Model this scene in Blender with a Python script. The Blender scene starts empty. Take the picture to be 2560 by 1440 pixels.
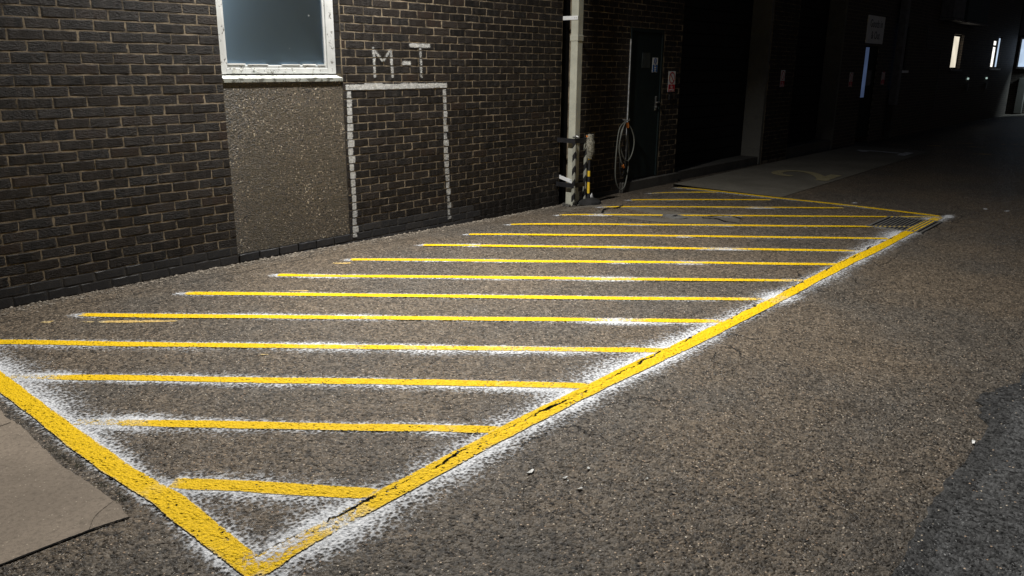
import bpy, math, random
import numpy as np
from mathutils import Vector, Matrix

random.seed(7)
RNG = np.random.default_rng(7)
SC = bpy.context.scene
COL = SC.collection

# ------------------------------------------------------------------ camera
F_PX, PITCH, YAW, ROLL = 1981.75, 0.27307, 0.86034, 0.0074
CAM = Vector((0.0, -6.1247, 1.6572))
fw = Vector((math.sin(YAW) * math.cos(PITCH), math.cos(YAW) * math.cos(PITCH), -math.sin(PITCH)))
rt = fw.cross(Vector((0, 0, 1))).normalized()
up = rt.cross(fw)
r2 = rt * math.cos(ROLL) + up * math.sin(ROLL)
u2 = -rt * math.sin(ROLL) + up * math.cos(ROLL)
cam_data = bpy.data.cameras.new('camera')
cam_data.sensor_width = 36.0
cam_data.lens = F_PX / 2560 * 36.0
cam_data.clip_start = 0.05
cam_data.clip_end = 400
cam = bpy.data.objects.new('camera', cam_data)
cam.matrix_world = Matrix(((r2.x, u2.x, -fw.x, CAM.x), (r2.y, u2.y, -fw.y, CAM.y), (r2.z, u2.z, -fw.z, CAM.z), (0, 0, 0, 1)))
COL.objects.link(cam)
SC.camera = cam

# ------------------------------------------------------------------ night sky
world = bpy.data.worlds.new('World')
SC.world = world
world.use_nodes = True
wn = world.node_tree
wn.nodes.clear()
wo = wn.nodes.new('ShaderNodeOutputWorld')
wb = wn.nodes.new('ShaderNodeBackground')
sky = wn.nodes.new('ShaderNodeTexSky')
sky.sky_type = 'NISHITA'
sky.sun_disc = False
sky.sun_elevation = math.radians(-4)
sky.sun_rotation = math.radians(200)
wb.inputs['Strength'].default_value = 0.5
wn.links.new(sky.outputs[0], wb.inputs['Color'])
wn.links.new(wb.outputs[0], wo.inputs[0])

SC.view_settings.view_transform = 'Standard'
SC.view_settings.look = 'None'
SC.view_settings.exposure = 0.0
SC.view_settings.gamma = 1.0
SC.view_settings.use_curve_mapping = False
SC.render.engine = 'CYCLES'
SC.cycles.max_bounces = 8
SC.cycles.transparent_max_bounces = 24
SC.cycles.use_denoising = True
SC.cycles.sample_clamp_indirect = 4.0

# ------------------------------------------------------------------ floodlight on the wall, just above the picture
LAMP = Vector((4.48, -0.95, 4.8))
LAMP_DIR = Vector((0.0, -0.44, -0.90)).normalized()
LAMP_POWER = 500.0
ld = bpy.data.lights.new('floodlight_beam', 'AREA')
ld.shape = 'RECTANGLE'
ld.size = 0.36
ld.size_y = 0.26
ld.energy = LAMP_POWER
ld.color = (1.0, 0.975, 0.93)
ld.spread = math.radians(152)
lo = bpy.data.objects.new('floodlight_beam', ld)
lo.location = LAMP
lo.rotation_euler = LAMP_DIR.to_track_quat('-Z', 'Y').to_euler()
COL.objects.link(lo)

# ------------------------------------------------------------------ helpers
def tag(o, label=None, cat=None, group=None, kind=None):
    if label: o['label'] = label
    if cat: o['category'] = cat
    if group: o['group'] = group
    if kind: o['kind'] = kind
    return o

def empty(name, loc=(0, 0, 0), **k):
    o = bpy.data.objects.new(name, None)
    o.location = loc
    o.empty_display_size = 0.1
    COL.objects.link(o)
    return tag(o, **k)

class MB:
    """collects world-space faces; build() links them as one mesh object"""
    def __init__(s):
        s.v, s.f, s.mi, s.at = [], [], [], []
    def quad(s, a, b, c, d, m=0):
        i = len(s.v); s.v += [tuple(a), tuple(b), tuple(c), tuple(d)]; s.f.append((i, i + 1, i + 2, i + 3)); s.mi.append(m)
        return s
    def poly(s, pts, m=0):
        i = len(s.v); s.v += [tuple(p) for p in pts]; s.f.append(tuple(range(i, i + len(pts)))); s.mi.append(m)
        return s
    def hexa(s, P, m=0):
        i = len(s.v); s.v += [tuple(p) for p in P]
        for q in ((0, 3, 2, 1), (4, 5, 6, 7), (0, 1, 5, 4), (1, 2, 6, 5), (2, 3, 7, 6), (3, 0, 4, 7)):
            s.f.append(tuple(i + k for k in q)); s.mi.append(m)
        return s
    def box(s, x0, x1, y0, y1, z0, z1, m=0, b=0.0):
        if b <= 0:
            return s.hexa([(x0, y0, z0), (x1, y0, z0), (x1, y1, z0), (x0, y1, z0), (x0, y0, z1), (x1, y0, z1), (x1, y1, z1), (x0, y1, z1)], m)
        i = len(s.v)
        c = [(x0, x1), (y0, y1), (z0, z1)]
        idx = {}
        for sx in (0, 1):
            for sy in (0, 1):
                for sz in (0, 1):
                    sg = (sx, sy, sz)
                    for ax in range(3):
                        p = []
                        for a in range(3):
                            val = c[a][sg[a]]
                            if a != ax: val += b if sg[a] == 0 else -b
                            p.append(val)
                        idx[(sg, ax)] = len(s.v); s.v.append(tuple(p))
        def add(l): s.f.append(tuple(l)); s.mi.append(m)
        for ax in range(3):
            o1, o2 = [a for a in range(3) if a != ax]
            for d in (0, 1):
                L = []
                for (p, q) in ((0, 0), (1, 0), (1, 1), (0, 1)):
                    sg = [0, 0, 0]; sg[ax] = d; sg[o1] = p; sg[o2] = q
                    L.append(idx[(tuple(sg), ax)])
                add(L if (d == 1) == (ax != 1) else L[::-1])
        for ax in range(3):
            o1, o2 = [a for a in range(3) if a != ax]
            for p in (0, 1):
                for q in (0, 1):
                    A = [0, 0, 0]; B = [0, 0, 0]
                    A[o1] = B[o1] = p; A[o2] = B[o2] = q; B[ax] = 1
                    A = tuple(A); B = tuple(B)
                    add([idx[(A, o1)], idx[(B, o1)], idx[(B, o2)], idx[(A, o2)]])
        for sx in (0, 1):
            for sy in (0, 1):
                for sz in (0, 1):
                    add([idx[((sx, sy, sz), a)] for a in range(3)])
        return s
    def tube(s, pts, r, seg=8, m=0, cap=True):
        P = [Vector(p) for p in pts]
        rs = r if isinstance(r, (list, tuple)) else [r] * len(P)
        rings = []
        ref = Vector((0.31, 0.77, 0.55)).normalized()
        for k, p in enumerate(P):
            t = (P[min(k + 1, len(P) - 1)] - P[max(k - 1, 0)]).normalized()
            a = t.cross(ref)
            if a.length < 0.05: a = t.cross(Vector((1, 0, 0)))
            a.normalize(); b = t.cross(a)
            i = len(s.v)
            for q in range(seg):
                an = 2 * math.pi * q / seg
                s.v.append(tuple(p + (a * math.cos(an) + b * math.sin(an)) * rs[k]))
            rings.append(i)
        for k in range(len(P) - 1):
            for q in range(seg):
                s.f.append((rings[k] + q, rings[k] + (q + 1) % seg, rings[k + 1] + (q + 1) % seg, rings[k + 1] + q)); s.mi.append(m)
        if cap:
            s.f.append(tuple(rings[0] + q for q in range(seg))[::-1]); s.mi.append(m)
            s.f.append(tuple(rings[-1] + q for q in range(seg))); s.mi.append(m)
        return s
    def build(s, name, mats, parent=None, smooth=False, origin=None, **k):
        me = bpy.data.meshes.new(name)
        V = s.v
        if origin is not None:
            V = [(a - origin[0], b - origin[1], c - origin[2]) for a, b, c in s.v]
        me.from_pydata(V, [], s.f)
        for m in (mats if isinstance(mats, (list, tuple)) else [mats]):
            me.materials.append(m)
        me.polygons.foreach_set('material_index', s.mi)
        if smooth: me.polygons.foreach_set('use_smooth', [True] * len(s.f))
        me.update()
        import bmesh
        bm = bmesh.new(); bm.from_mesh(me)
        bmesh.ops.recalc_face_normals(bm, faces=bm.faces[:])
        bm.to_mesh(me); bm.free()
        o = bpy.data.objects.new(name, me)
        if origin is not None: o.location = origin
        COL.objects.link(o)
        if parent is not None:
            o.parent = parent
            if origin is None:
                o.matrix_parent_inverse = Matrix.Translation(-Vector(parent.location))
        return tag(o, **k)

def catmull(pts, n=6):
    P = [Vector(p) for p in pts]
    P = [P[0] * 2 - P[1]] + P + [P[-1] * 2 - P[-2]]
    out = []
    for i in range(1, len(P) - 2):
        for k in range(n):
            t = k / n
            a, b, c, d = P[i - 1], P[i], P[i + 1], P[i + 2]
            out.append(0.5 * ((2 * b) + (-a + c) * t + (2 * a - 5 * b + 4 * c - d) * t * t + (-a + 3 * b - 3 * c + d) * t ** 3))
    out.append(P[-2])
    return out

def text(name, body, x, y, z, size, mat, parent, align='CENTER', sx=1.0, spacing=1.0):
    c = bpy.data.curves.new(name, 'FONT')
    c.body = body
    c.size = size
    c.align_x = align
    c.align_y = 'CENTER'
    c.space_line = spacing
    c.extrude = 0.0004
    c.materials.append(mat)
    tmp = bpy.data.objects.new('tmp', c)
    COL.objects.link(tmp)
    bpy.context.view_layer.update()
    me = bpy.data.meshes.new_from_object(tmp.evaluated_get(bpy.context.evaluated_depsgraph_get()))
    bpy.data.objects.remove(tmp)
    me.name = name
    o = bpy.data.objects.new(name, me)
    COL.objects.link(o)
    o.parent = parent
    o.location = Vector((x, y, z)) - Vector(parent.location)
    o.rotation_euler = (math.pi / 2, 0, 0)
    o.scale = (sx, 1, 1)
    return o

# ---- node helpers
class NT:
    def __init__(s, name):
        s.m = bpy.data.materials.new(name); s.m.use_nodes = True
        s.t = s.m.node_tree; s.t.nodes.clear()
        s.out = s.t.nodes.new('ShaderNodeOutputMaterial')
    def n(s, typ, **k):
        nd = s.t.nodes.new(typ)
        for a, v in k.items():
            if a in nd.bl_rna.properties and a != 'inputs': setattr(nd, a, v)
        return nd
    def link(s, a, b): s.t.links.new(a, b)
    def val(s, sock, v):
        if hasattr(v, 'is_linked') or hasattr(v, 'links'): s.link(v, sock)
        else: sock.default_value = v
    def math(s, op, a, b=None, c=None, clamp=False):
        nd = s.t.nodes.new('ShaderNodeMath'); nd.operation = op; nd.use_clamp = clamp
        s.val(nd.inputs[0], a)
        if b is not None: s.val(nd.inputs[1], b)
        if c is not None: s.val(nd.inputs[2], c)
        return nd.outputs[0]
    def pos(s):
        return s.n('ShaderNodeNewGeometry').outputs['Position']
    def noise(s, vec, scale, detail=2.0, rough=0.5, w=None):
        nd = s.t.nodes.new('ShaderNodeTexNoise')
        if w is not None:
            nd.noise_dimensions = '1D'; s.val(nd.inputs['W'], w)
        else: s.link(vec, nd.inputs['Vector'])
        nd.inputs['Scale'].default_value = scale; nd.inputs['Detail'].default_value = detail; nd.inputs['Roughness'].default_value = rough
        return nd.outputs['Fac']
    def vor(s, vec, scale, feature='F1', rnd=1.0):
        nd = s.t.nodes.new('ShaderNodeTexVoronoi'); nd.feature = feature
        s.link(vec, nd.inputs['Vector']); nd.inputs['Scale'].default_value = scale; nd.inputs['Randomness'].default_value = rnd
        return nd
    def ramp(s, fac, a, b, va=0.0, vb=1.0, smooth=True):
        nd = s.t.nodes.new('ShaderNodeMapRange'); nd.interpolation_type = 'SMOOTHSTEP' if smooth else 'LINEAR'
        s.val(nd.inputs[0], fac); s.val(nd.inputs[1], a); s.val(nd.inputs[2], b)
        nd.inputs[3].default_value = va; nd.inputs[4].default_value = vb
        return nd.outputs[0]
    def mix(s, fac, a, b, typ='MIX'):
        nd = s.t.nodes.new('ShaderNodeMix'); nd.data_type = 'RGBA'; nd.blend_type = typ
        s.val(nd.inputs[0], fac)
        for sk, v in ((nd.inputs[6], a), (nd.inputs[7], b)):
            if isinstance(v, tuple): sk.default_value = (*v, 1.0) if len(v) == 3 else v
            else: s.link(v, sk)
        return nd.outputs[2]
    def sep(s, v):
        nd = s.t.nodes.new('ShaderNodeSeparateXYZ'); s.link(v, nd.inputs[0]); return nd.outputs
    def comb(s, x, y, z):
        nd = s.t.nodes.new('ShaderNodeCombineXYZ')
        for i, v in enumerate((x, y, z)): s.val(nd.inputs[i], v)
        return nd.outputs[0]
    def bump(s, h, dist, strength=1.0, nrm=None):
        nd = s.t.nodes.new('ShaderNodeBump'); s.link(h, nd.inputs['Height'])
        nd.inputs['Distance'].default_value = dist; s.val(nd.inputs['Strength'], strength)
        if nrm is not None: s.link(nrm, nd.inputs['Normal'])
        return nd.outputs[0]
    def bsdf(s, color, rough=0.8, spec=0.5, nrm=None, alpha=None, metal=0.0):
        b = s.t.nodes.new('ShaderNodeBsdfPrincipled')
        if isinstance(color, tuple): b.inputs['Base Color'].default_value = (*color, 1)
        else: s.link(color, b.inputs['Base Color'])
        s.val(b.inputs['Roughness'], rough)
        s.val(b.inputs['Specular IOR Level'], spec)
        s.val(b.inputs['Metallic'], metal)
        if nrm is not None: s.link(nrm, b.inputs['Normal'])
        if alpha is not None: s.link(alpha, b.inputs['Alpha'])
        s.link(b.outputs[0], s.out.inputs[0])
        s.b = b
        return s.m

def plain(name, color, rough=0.7, spec=0.4, metal=0.0, var=0.25, scale=9.0, bump=0.0006, bscale=120):
    t = NT(name)
    p = t.pos()
    n = t.noise(p, scale, 5, 0.6)
    d = tuple(c * (1 - var) for c in color); l = tuple(min(1, c * (1 + var)) for c in color)
    c = t.mix(t.ramp(n, 0.3, 0.7), d, l)
    nb = t.bump(t.noise(p, bscale, 3, 0.6), bump)
    return t.bsdf(c, rough, spec, nb, metal=metal)

def emit(name, color, strength):
    t = NT(name)
    p = t.pos()
    e = t.n('ShaderNodeEmission')
    c = t.mix(t.ramp(t.noise(p, 2.5, 2), 0.35, 0.65), tuple(x * 0.8 for x in color), color)
    t.link(c, e.inputs[0]); e.inputs[1].default_value = strength
    t.link(e.outputs[0], t.out.inputs[0])
    return t.m

# ------------------------------------------------------------------ asphalt relief shared by road and paint
def relief(t):
    """returns position, height, chip voronoi node, crack mask"""
    p = t.pos()
    x, y, z = t.sep(p)
    flat = t.comb(x, y, 0.0)
    wob = t.noise(flat, 30, 2)
    v1 = t.vor(flat, 66)
    v2 = t.vor(flat, 118)
    chip = t.math('SUBTRACT', 1.0, t.ramp(v1.outputs['Distance'], 0.0, 0.75, 0, 1, False))
    rc = t.sep(v1.outputs['Color'])
    prot = t.ramp(rc[0], 0.45, 1.0, 0.15, 1.0, False)
    h = t.math('MULTIPLY', chip, prot)
    h = t.math('ADD', h, t.math('MULTIPLY', t.math('SUBTRACT', 1.0, v2.outputs['Distance']), 0.35))
    h = t.math('ADD', h, t.math('MULTIPLY', t.noise(flat, 260, 3, 0.6), 0.3))
    h = t.math('ADD', h, t.math('MULTIPLY', t.noise(flat, 22, 3, 0.6), 1.0))
    # long joint crack along the outer border line, and a thin one beside the wall
    yc = t.math('ADD', -3.885, t.math('ADD', t.math('MULTIPLY', t.math('SUBTRACT', t.noise(None, 1.7, 4, 0.7, w=x), 0.5), 0.11), t.math('MULTIPLY', t.math('SUBTRACT', t.noise(flat, 26, 3, 0.7), 0.5), 0.05)))
    d1 = t.math('ABSOLUTE', t.math('SUBTRACT', y, yc))
    w1 = t.ramp(t.noise(None, 2.3, 3, 0.7, w=t.math('ADD', x, 9.0)), 0.42, 0.68, 0.001, 0.0125)
    c1 = t.math('SUBTRACT', 1.0, t.ramp(d1, t.math('MULTIPLY', w1, 0.45), w1))
    inr = t.math('MULTIPLY', t.ramp(x, 1.1, 1.3), t.math('SUBTRACT', 1.0, t.ramp(x, 9.0, 9.6)))
    c1 = t.math('MULTIPLY', c1, inr)
    yw = t.math('ADD', -0.39, t.math('MULTIPLY', t.noise(None, 1.1, 3, 0.7, w=t.math('ADD', x, 31.0)), 0.22))
    d2 = t.math('ABSOLUTE', t.math('SUBTRACT', y, yw))
    c2 = t.math('MULTIPLY', t.math('SUBTRACT', 1.0, t.ramp(d2, 0.002, 0.007)), t.math('SUBTRACT', 1.0, t.ramp(x, 5.0, 6.0)))
    c2 = t.math('MULTIPLY', c2, t.ramp(t.noise(None, 3.0, 2, 0.6, w=x), 0.38, 0.5))
    crack = t.math('MAXIMUM', c1, c2)
    # one side of the joint stands a little higher
    lip = t.math('MULTIPLY', t.ramp(t.math('SUBTRACT', y, yc), -0.02, 0.004), t.math('MULTIPLY', inr, -1.1))
    h = t.math('ADD', h, lip)
    h = t.math('SUBTRACT', h, t.math('MULTIPLY', crack, 3.0))
    return p, flat, h, v1, v2, crack, rc

def asphalt(name, brown, grey, patch=False):
    t = NT(name)
    p, flat, h, v1, v2, crack, rc = relief(t)
    x, y, z = t.sep(p)
    lo = t.noise(flat, 0.8, 5, 0.6)
    tone = t.ramp(lo, 0.38, 0.62)
    base = t.mix(tone, grey, brown)
    base = t.mix(t.ramp(t.noise(flat, 5.5, 5, 0.7), 0.3, 0.75, 0.0, 0.6), base, tuple(c * 0.55 for c in brown))
    chipc = t.ramp(rc[1], 0.0, 1.0, 0.30, 1.65, False)
    base = t.mix(1.0, base, t.comb(chipc, chipc, chipc), 'MULTIPLY')
    g2 = t.sep(v2.outputs['Color'])
    # dark pits where stones are lost
    pit = t.math('MULTIPLY', t.math('GREATER_THAN', rc[2], 0.86), t.math('SUBTRACT', 1.0, t.ramp(v1.outputs['Distance'], 0.35, 0.6)))
    pit = t.math('MULTIPLY', pit, t.ramp(t.noise(flat, 3.2, 3), 0.42, 0.6))
    base = t.mix(t.math('MULTIPLY', pit, 0.85), base, (0.012, 0.011, 0.011))
    v3 = t.vor(t.comb(x, t.math('MULTIPLY', y, 1.0), 0.3), 42)
    hole = t.math('MULTIPLY', t.math('GREATER_THAN', t.sep(v3.outputs['Color'])[0], 0.86), t.math('SUBTRACT', 1.0, t.ramp(t.math('ADD', v3.outputs['Distance'], t.math('MULTIPLY', t.math('SUBTRACT', t.noise(flat, 150, 2), 0.5), 0.5)), 0.2, 0.42)))
    hole = t.math('MULTIPLY', hole, t.ramp(t.noise(flat, 2.6, 3, 0.6), 0.40, 0.58))
    base = t.mix(t.math('MULTIPLY', hole, 0.8 if not patch else 0.3), base, (0.016, 0.014, 0.013))
    h = t.math('SUBTRACT', h, t.math('MULTIPLY', hole, 0.9))
    # pale quartz flecks
    fl = t.math('MULTIPLY', t.math('GREATER_THAN', g2[0], 0.962 if not patch else 0.985), t.math('SUBTRACT', 1.0, t.ramp(v2.outputs['Distance'], 0.36, 0.52)))
    base = t.mix(fl, base, t.mix(g2[1], (0.62, 0.55, 0.44), (0.42, 0.27, 0.17)))
    # broad stains and a net of hairline cracks
    st = t.ramp(t.noise(flat, 1.15, 4, 0.65), 0.57, 0.72, 0, 0.42 if not patch else 0.2)
    base = t.mix(st, base, tuple(c * 0.5 for c in grey))
    if not patch:
        dn = t.n('ShaderNodeTexNoise'); t.link(flat, dn.inputs['Vector']); dn.inputs['Scale'].default_value = 3.5; dn.inputs['Detail'].default_value = 5
        va = t.n('ShaderNodeVectorMath'); va.operation = 'MULTIPLY_ADD'; t.link(dn.outputs['Color'], va.inputs[0]); va.inputs[1].default_value = (0.45, 0.45, 0); t.link(flat, va.inputs[2])
        v4 = t.vor(va.outputs[0], 1.9, 'DISTANCE_TO_EDGE')
        near = t.math('SUBTRACT', 1.0, t.ramp(t.math('ABSOLUTE', t.math('ADD', y, 3.95)), 0.15, 0.7))
        hc = t.math('SUBTRACT', 1.0, t.ramp(v4.outputs['Distance'], 0.002, 0.010))
        hc = t.math('MULTIPLY', hc, t.math('MULTIPLY', t.ramp(t.noise(flat, 0.9, 3), 0.44, 0.56), t.math('MAXIMUM', near, 0.25)))
        crack = t.math('MAXIMUM', crack, hc)
        h = t.math('SUBTRACT', h, t.math('MULTIPLY', hc, 0.8))
    base = t.mix(crack, base, (0.010, 0.009, 0.008))
    nb = t.bump(h, 0.0105 if not patch else 0.006, 1.0)
    rough = t.ramp(g2[2], 0, 1, 0.22, 1.0, False)
    return t.bsdf(base, rough, 0.35, nb)

def paint(name, col_a, col_b, kind):
    t = NT(name)
    p, flat, h, v1, v2, crack, rc = relief(t)
    at = t.n('ShaderNodeAttribute'); at.attribute_name = 'cov'
    cov = at.outputs['Fac']
    if kind == 'yellow':
        nz = t.math('ADD', t.math('MULTIPLY', t.noise(flat, 130, 3, 0.7), 0.5), t.math('MULTIPLY', t.noise(flat, 45, 2), 0.5))
        pit = t.math('MULTIPLY', t.math('GREATER_THAN', rc[2], 0.84), t.math('SUBTRACT', 1.0, t.ramp(v1.outputs['Distance'], 0.18, 0.45)))
        c = t.math('SUBTRACT', cov, t.math('MULTIPLY', pit, t.ramp(t.noise(flat, 4.0, 3), 0.40, 0.66, 0.05, 0.9)))
        a = t.ramp(t.math('ADD', c, t.math('SUBTRACT', nz, 0.5)), 0.40, 0.54)
        thin = t.ramp(t.math('ADD', cov, t.math('MULTIPLY', t.math('SUBTRACT', t.noise(flat, 14, 4, 0.7), 0.5), 0.9)), 0.36, 0.72)
        col = t.mix(thin, col_b, col_a)
        col = t.mix(t.ramp(t.noise(flat, 60, 3, 0.7), 0.42, 0.72, 0, 0.6), col, tuple(0.55 * q for q in col_a))
    else:
        edge = t.ramp(v1.outputs['Distance'], 0.1, 0.75, 0, 1, False)
        nz = t.math('ADD', t.math('MULTIPLY', edge, 0.42), t.math('MULTIPLY', t.noise(flat, 120, 3, 0.75), 0.58))
        fine = t.noise(flat, 330, 2, 0.7)
        q = t.math('ADD', t.math('MULTIPLY', cov, 1.25), t.math('MULTIPLY', t.math('SUBTRACT', nz, 0.5), 1.45))
        q = t.math('ADD', q, t.math('MULTIPLY', t.math('SUBTRACT', fine, 0.5), 0.5))
        a = t.math('MULTIPLY', t.ramp(q, 0.36, 1.12), t.ramp(cov, 0.03, 0.3, 0, 0.94))
        col = t.mix(t.ramp(t.noise(flat, 70, 3), 0.35, 0.65), col_b, col_a)
    a = t.math('MULTIPLY', a, t.math('SUBTRACT', 1.0, crack))
    nb = t.bump(h, 0.0125 if kind == 'yellow' else 0.0085, 1.0)
    return t.bsdf(col, 0.65, 0.2, nb, alpha=a)

M = {}
M['asphalt'] = asphalt('asphalt', (0.124, 0.097, 0.069), (0.091, 0.079, 0.065))
M['asphalt_new'] = asphalt('asphalt_new', (0.076, 0.076, 0.075), (0.067, 0.068, 0.069), True)
M['seam'] = asphalt('bitumen_seam', (0.056, 0.056, 0.055), (0.047, 0.047, 0.047), True)
M['yellow'] = paint('yellow_paint', (0.86, 0.55, 0.003), (0.82, 0.62, 0.25), 'yellow')
M['old_yellow'] = paint('old_yellow_paint', (0.62, 0.42, 0.14), (0.60, 0.50, 0.30), 'yellow')
M['pale_yellow'] = paint('pale_number_paint', (0.34, 0.29, 0.16), (0.38, 0.35, 0.25), 'yellow')
M['white_spray'] = paint('white_overspray', (0.78, 0.79, 0.81), (0.55, 0.57, 0.60), 'white')

def concrete(name, ca, cb, bump=0.002, spec=0.3, scale=55):
    t = NT(name)
    p = t.pos()
    n1 = t.noise(p, 1.3, 5, 0.6); n2 = t.noise(p, scale, 4, 0.7)
    c = t.mix(t.ramp(n1, 0.3, 0.7), ca, cb)
    c = t.mix(t.ramp(t.noise(p, 7, 5, 0.75), 0.5, 0.75, 0, 0.45), c, tuple(0.6 * q for q in ca))
    c = t.mix(t.ramp(n2, 0.42, 0.75, 0, 0.65), c, tuple(0.55 * q for q in ca))
    v = t.vor(p, 120)
    fl = t.math('MULTIPLY', t.math('GREATER_THAN', t.sep(v.outputs['Color'])[0], 0.965), t.math('SUBTRACT', 1.0, t.ramp(v.outputs['Distance'], 0.25, 0.45)))
    c = t.mix(t.math('MULTIPLY', fl, 0.6), c, (0.5, 0.43, 0.34))
    nb = t.bump(t.math('ADD', n2, t.math('MULTIPLY', t.noise(p, 300, 2), 0.4)), bump)
    return t.bsdf(c, 0.85, spec, nb)

M['slab'] = concrete('weathered_concrete', (0.19, 0.155, 0.12), (0.275, 0.225, 0.175), 0.003)
M['apron'] = concrete('apron_concrete', (0.115, 0.106, 0.085), (0.165, 0.152, 0.125))
M['patch'] = concrete('old_patch_concrete', (0.085, 0.075, 0.06), (0.125, 0.112, 0.09))
M['concrete'] = concrete('grey_concrete', (0.11, 0.11, 0.095), (0.155, 0.15, 0.135))
M['dark_concrete'] = concrete('dirty_concrete', (0.06, 0.056, 0.05), (0.10, 0.095, 0.085))

def brick_mat(name, use_obj, tone=0.48):
    t = NT(name)
    p = t.pos()
    if use_obj: rnd = t.n('ShaderNodeObjectInfo').outputs['Random']
    else:
        at = t.n('ShaderNodeAttribute'); at.attribute_name = 'rnd'; rnd = at.outputs['Fac']
    cr = t.n('ShaderNodeValToRGB'); e = cr.color_ramp.elements
    cols = [(0.0, (0.014, 0.0135, 0.014)), (0.3, (0.022, 0.019, 0.018)), (0.6, (0.033, 0.027, 0.024)), (0.8, (0.018, 0.016, 0.0155)), (0.92, (0.050, 0.039, 0.032)), (1.0, (0.055, 0.038, 0.031))]
    e[0].position = 0; e[1].position = 1
    for ps, c in cols[1:-1]: e.new(ps)
    for el, (ps, c) in zip(sorted(e, key=lambda q: q.position), cols): el.color = (c[0] * tone * 1.08, c[1] * tone, c[2] * tone * 0.9, 1)
    t.link(rnd, cr.inputs[0])
    x, y, z = t.sep(p)
    # firing bands: darker and paler vertical zones across a brick
    band = t.noise(None, 13, 2, 0.5, w=t.math('ADD', x, t.math('MULTIPLY', rnd, 71.0)))
    c = t.mix(t.ramp(band, 0.44, 0.62, 0, 0.8), cr.outputs[0], (0.055 * tone, 0.045 * tone, 0.038 * tone))
    c = t.mix(t.ramp(t.noise(p, 85, 4, 0.7), 0.4, 0.75, 0, 0.5), c, (0.018, 0.016, 0.016))
    sh = t.comb(t.math('ADD', t.math('MULTIPLY', x, 0.55), t.math('MULTIPLY', z, 0.6)), y, t.math('SUBTRACT', z, t.math('MULTIPLY', x, 0.35)))
    drag = t.noise(sh, 75, 4, 0.65)
    h = t.math('ADD', drag, t.math('MULTIPLY', t.noise(p, 230, 3, 0.7), 0.45))
    st = t.ramp(t.math('FRACT', t.math('MULTIPLY', rnd, 7.3)), 0.0, 1.0, 0.5, 1.0)
    nb = t.bump(h, 0.013, st)
    return t.bsdf(c, 0.58, 0.28, nb)
M['brick'] = brick_mat('rustic_brick', True)
M['brick_stuff'] = brick_mat('rustic_brick_mass', False)

def dark_brick_mat():
    t = NT('dark_smooth_brick')
    p = t.pos()
    r = t.n('ShaderNodeObjectInfo').outputs['Random']
    c = t.mix(r, (0.020, 0.021, 0.024), (0.034, 0.033, 0.034))
    c = t.mix(t.ramp(t.noise(p, 30, 4, 0.7), 0.5, 0.75, 0, 0.5), c, (0.06, 0.057, 0.053))
    return t.bsdf(c, 0.5, 0.4, t.bump(t.noise(p, 90, 3, 0.7), 0.002))
M['eng'] = dark_brick_mat()

def mortar(name, ca, cb):
    t = NT(name)
    p = t.pos()
    c = t.mix(t.ramp(t.noise(p, 5, 5, 0.7), 0.34, 0.66), ca, cb)
    c = t.mix(t.ramp(t.noise(p, 110, 3, 0.7), 0.45, 0.8, 0, 0.5), c, tuple(q * 0.5 for q in ca))
    return t.bsdf(c, 0.9, 0.2, t.bump(t.noise(p, 140, 4, 0.7), 0.004))
M['mortar'] = mortar('buff_mortar', (0.055, 0.044, 0.030), (0.29, 0.235, 0.165))
M['mortar_dark'] = mortar('dark_mortar', (0.045, 0.042, 0.038), (0.07, 0.064, 0.056))

def far_brick():
    t = NT('far_brickwork')
    p = t.pos()
    x, y, z = t.sep(p)
    bt = t.n('ShaderNodeTexBrick')
    t.link(t.comb(t.math('ADD', x, y), z, 0.0), bt.inputs['Vector'])
    bt.inputs['Scale'].default_value = 1.0; bt.inputs['Brick Width'].default_value = 0.225; bt.inputs['Row Height'].default_value = 0.075
    bt.inputs['Mortar Size'].default_value = 0.006
    bt.inputs['Color1'].default_value = (0.035, 0.031, 0.030, 1); bt.inputs['Color2'].default_value = (0.06, 0.048, 0.042, 1); bt.inputs['Mortar'].default_value = (0.15, 0.125, 0.09, 1)
    nb = t.bump(bt.outputs['Fac'], 0.004, 1.0); nb.node.invert = True
    return t.bsdf(bt.outputs['Color'], 0.7, 0.35, nb)
M['far_brick'] = far_brick()

def pebbledash():
    t = NT('pebbledash')
    p = t.pos()
    v = t.vor(p, 95); v2 = t.vor(p, 60)
    rc = t.sep(v.outputs['Color'])
    c = t.mix(rc[0], (0.060, 0.050, 0.037), (0.155, 0.126, 0.090))
    c = t.mix(t.ramp(rc[1], 0.84, 0.9), c, (0.025, 0.021, 0.018))
    c = t.mix(t.ramp(rc[2], 0.955, 0.965), c, (0.46, 0.40, 0.30))
    c = t.mix(t.ramp(t.noise(p, 2.2, 4, 0.6), 0.4, 0.65, 0, 0.55), c, (0.075, 0.062, 0.044))
    h = t.math('ADD', t.math('MULTIPLY', t.math('SUBTRACT', 1.0, v.outputs['Distance']), rc[1]), t.math('MULTIPLY', t.noise(p, 140, 3), 0.5))
    rough = t.ramp(rc[0], 0, 1, 0.26, 0.6, False)
    nb = t.bump(h, 0.009)
    m = t.bsdf(c, rough, 0.5, nb)
    g = t.n('ShaderNodeBsdfAnisotropic'); g.inputs['Roughness'].default_value = 0.5; g.inputs['Anisotropy'].default_value = -0.68  # faint bluish gloss mixed in to imitate the lens streak on the panel
    tg = t.n('ShaderNodeCombineXYZ'); tg.inputs[2].default_value = 1.0
    t.link(tg.outputs[0], g.inputs['Tangent']); g.inputs['Color'].default_value = (0.7, 0.85, 1, 1)
    t.link(t.bump(h, 0.0012), g.inputs['Normal'])
    mx = t.n('ShaderNodeMixShader'); mx.inputs[0].default_value = 0.045
    t.link(t.b.outputs[0], mx.inputs[1]); t.link(g.outputs[0], mx.inputs[2]); t.link(mx.outputs[0], t.out.inputs[0])
    return m
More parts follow.
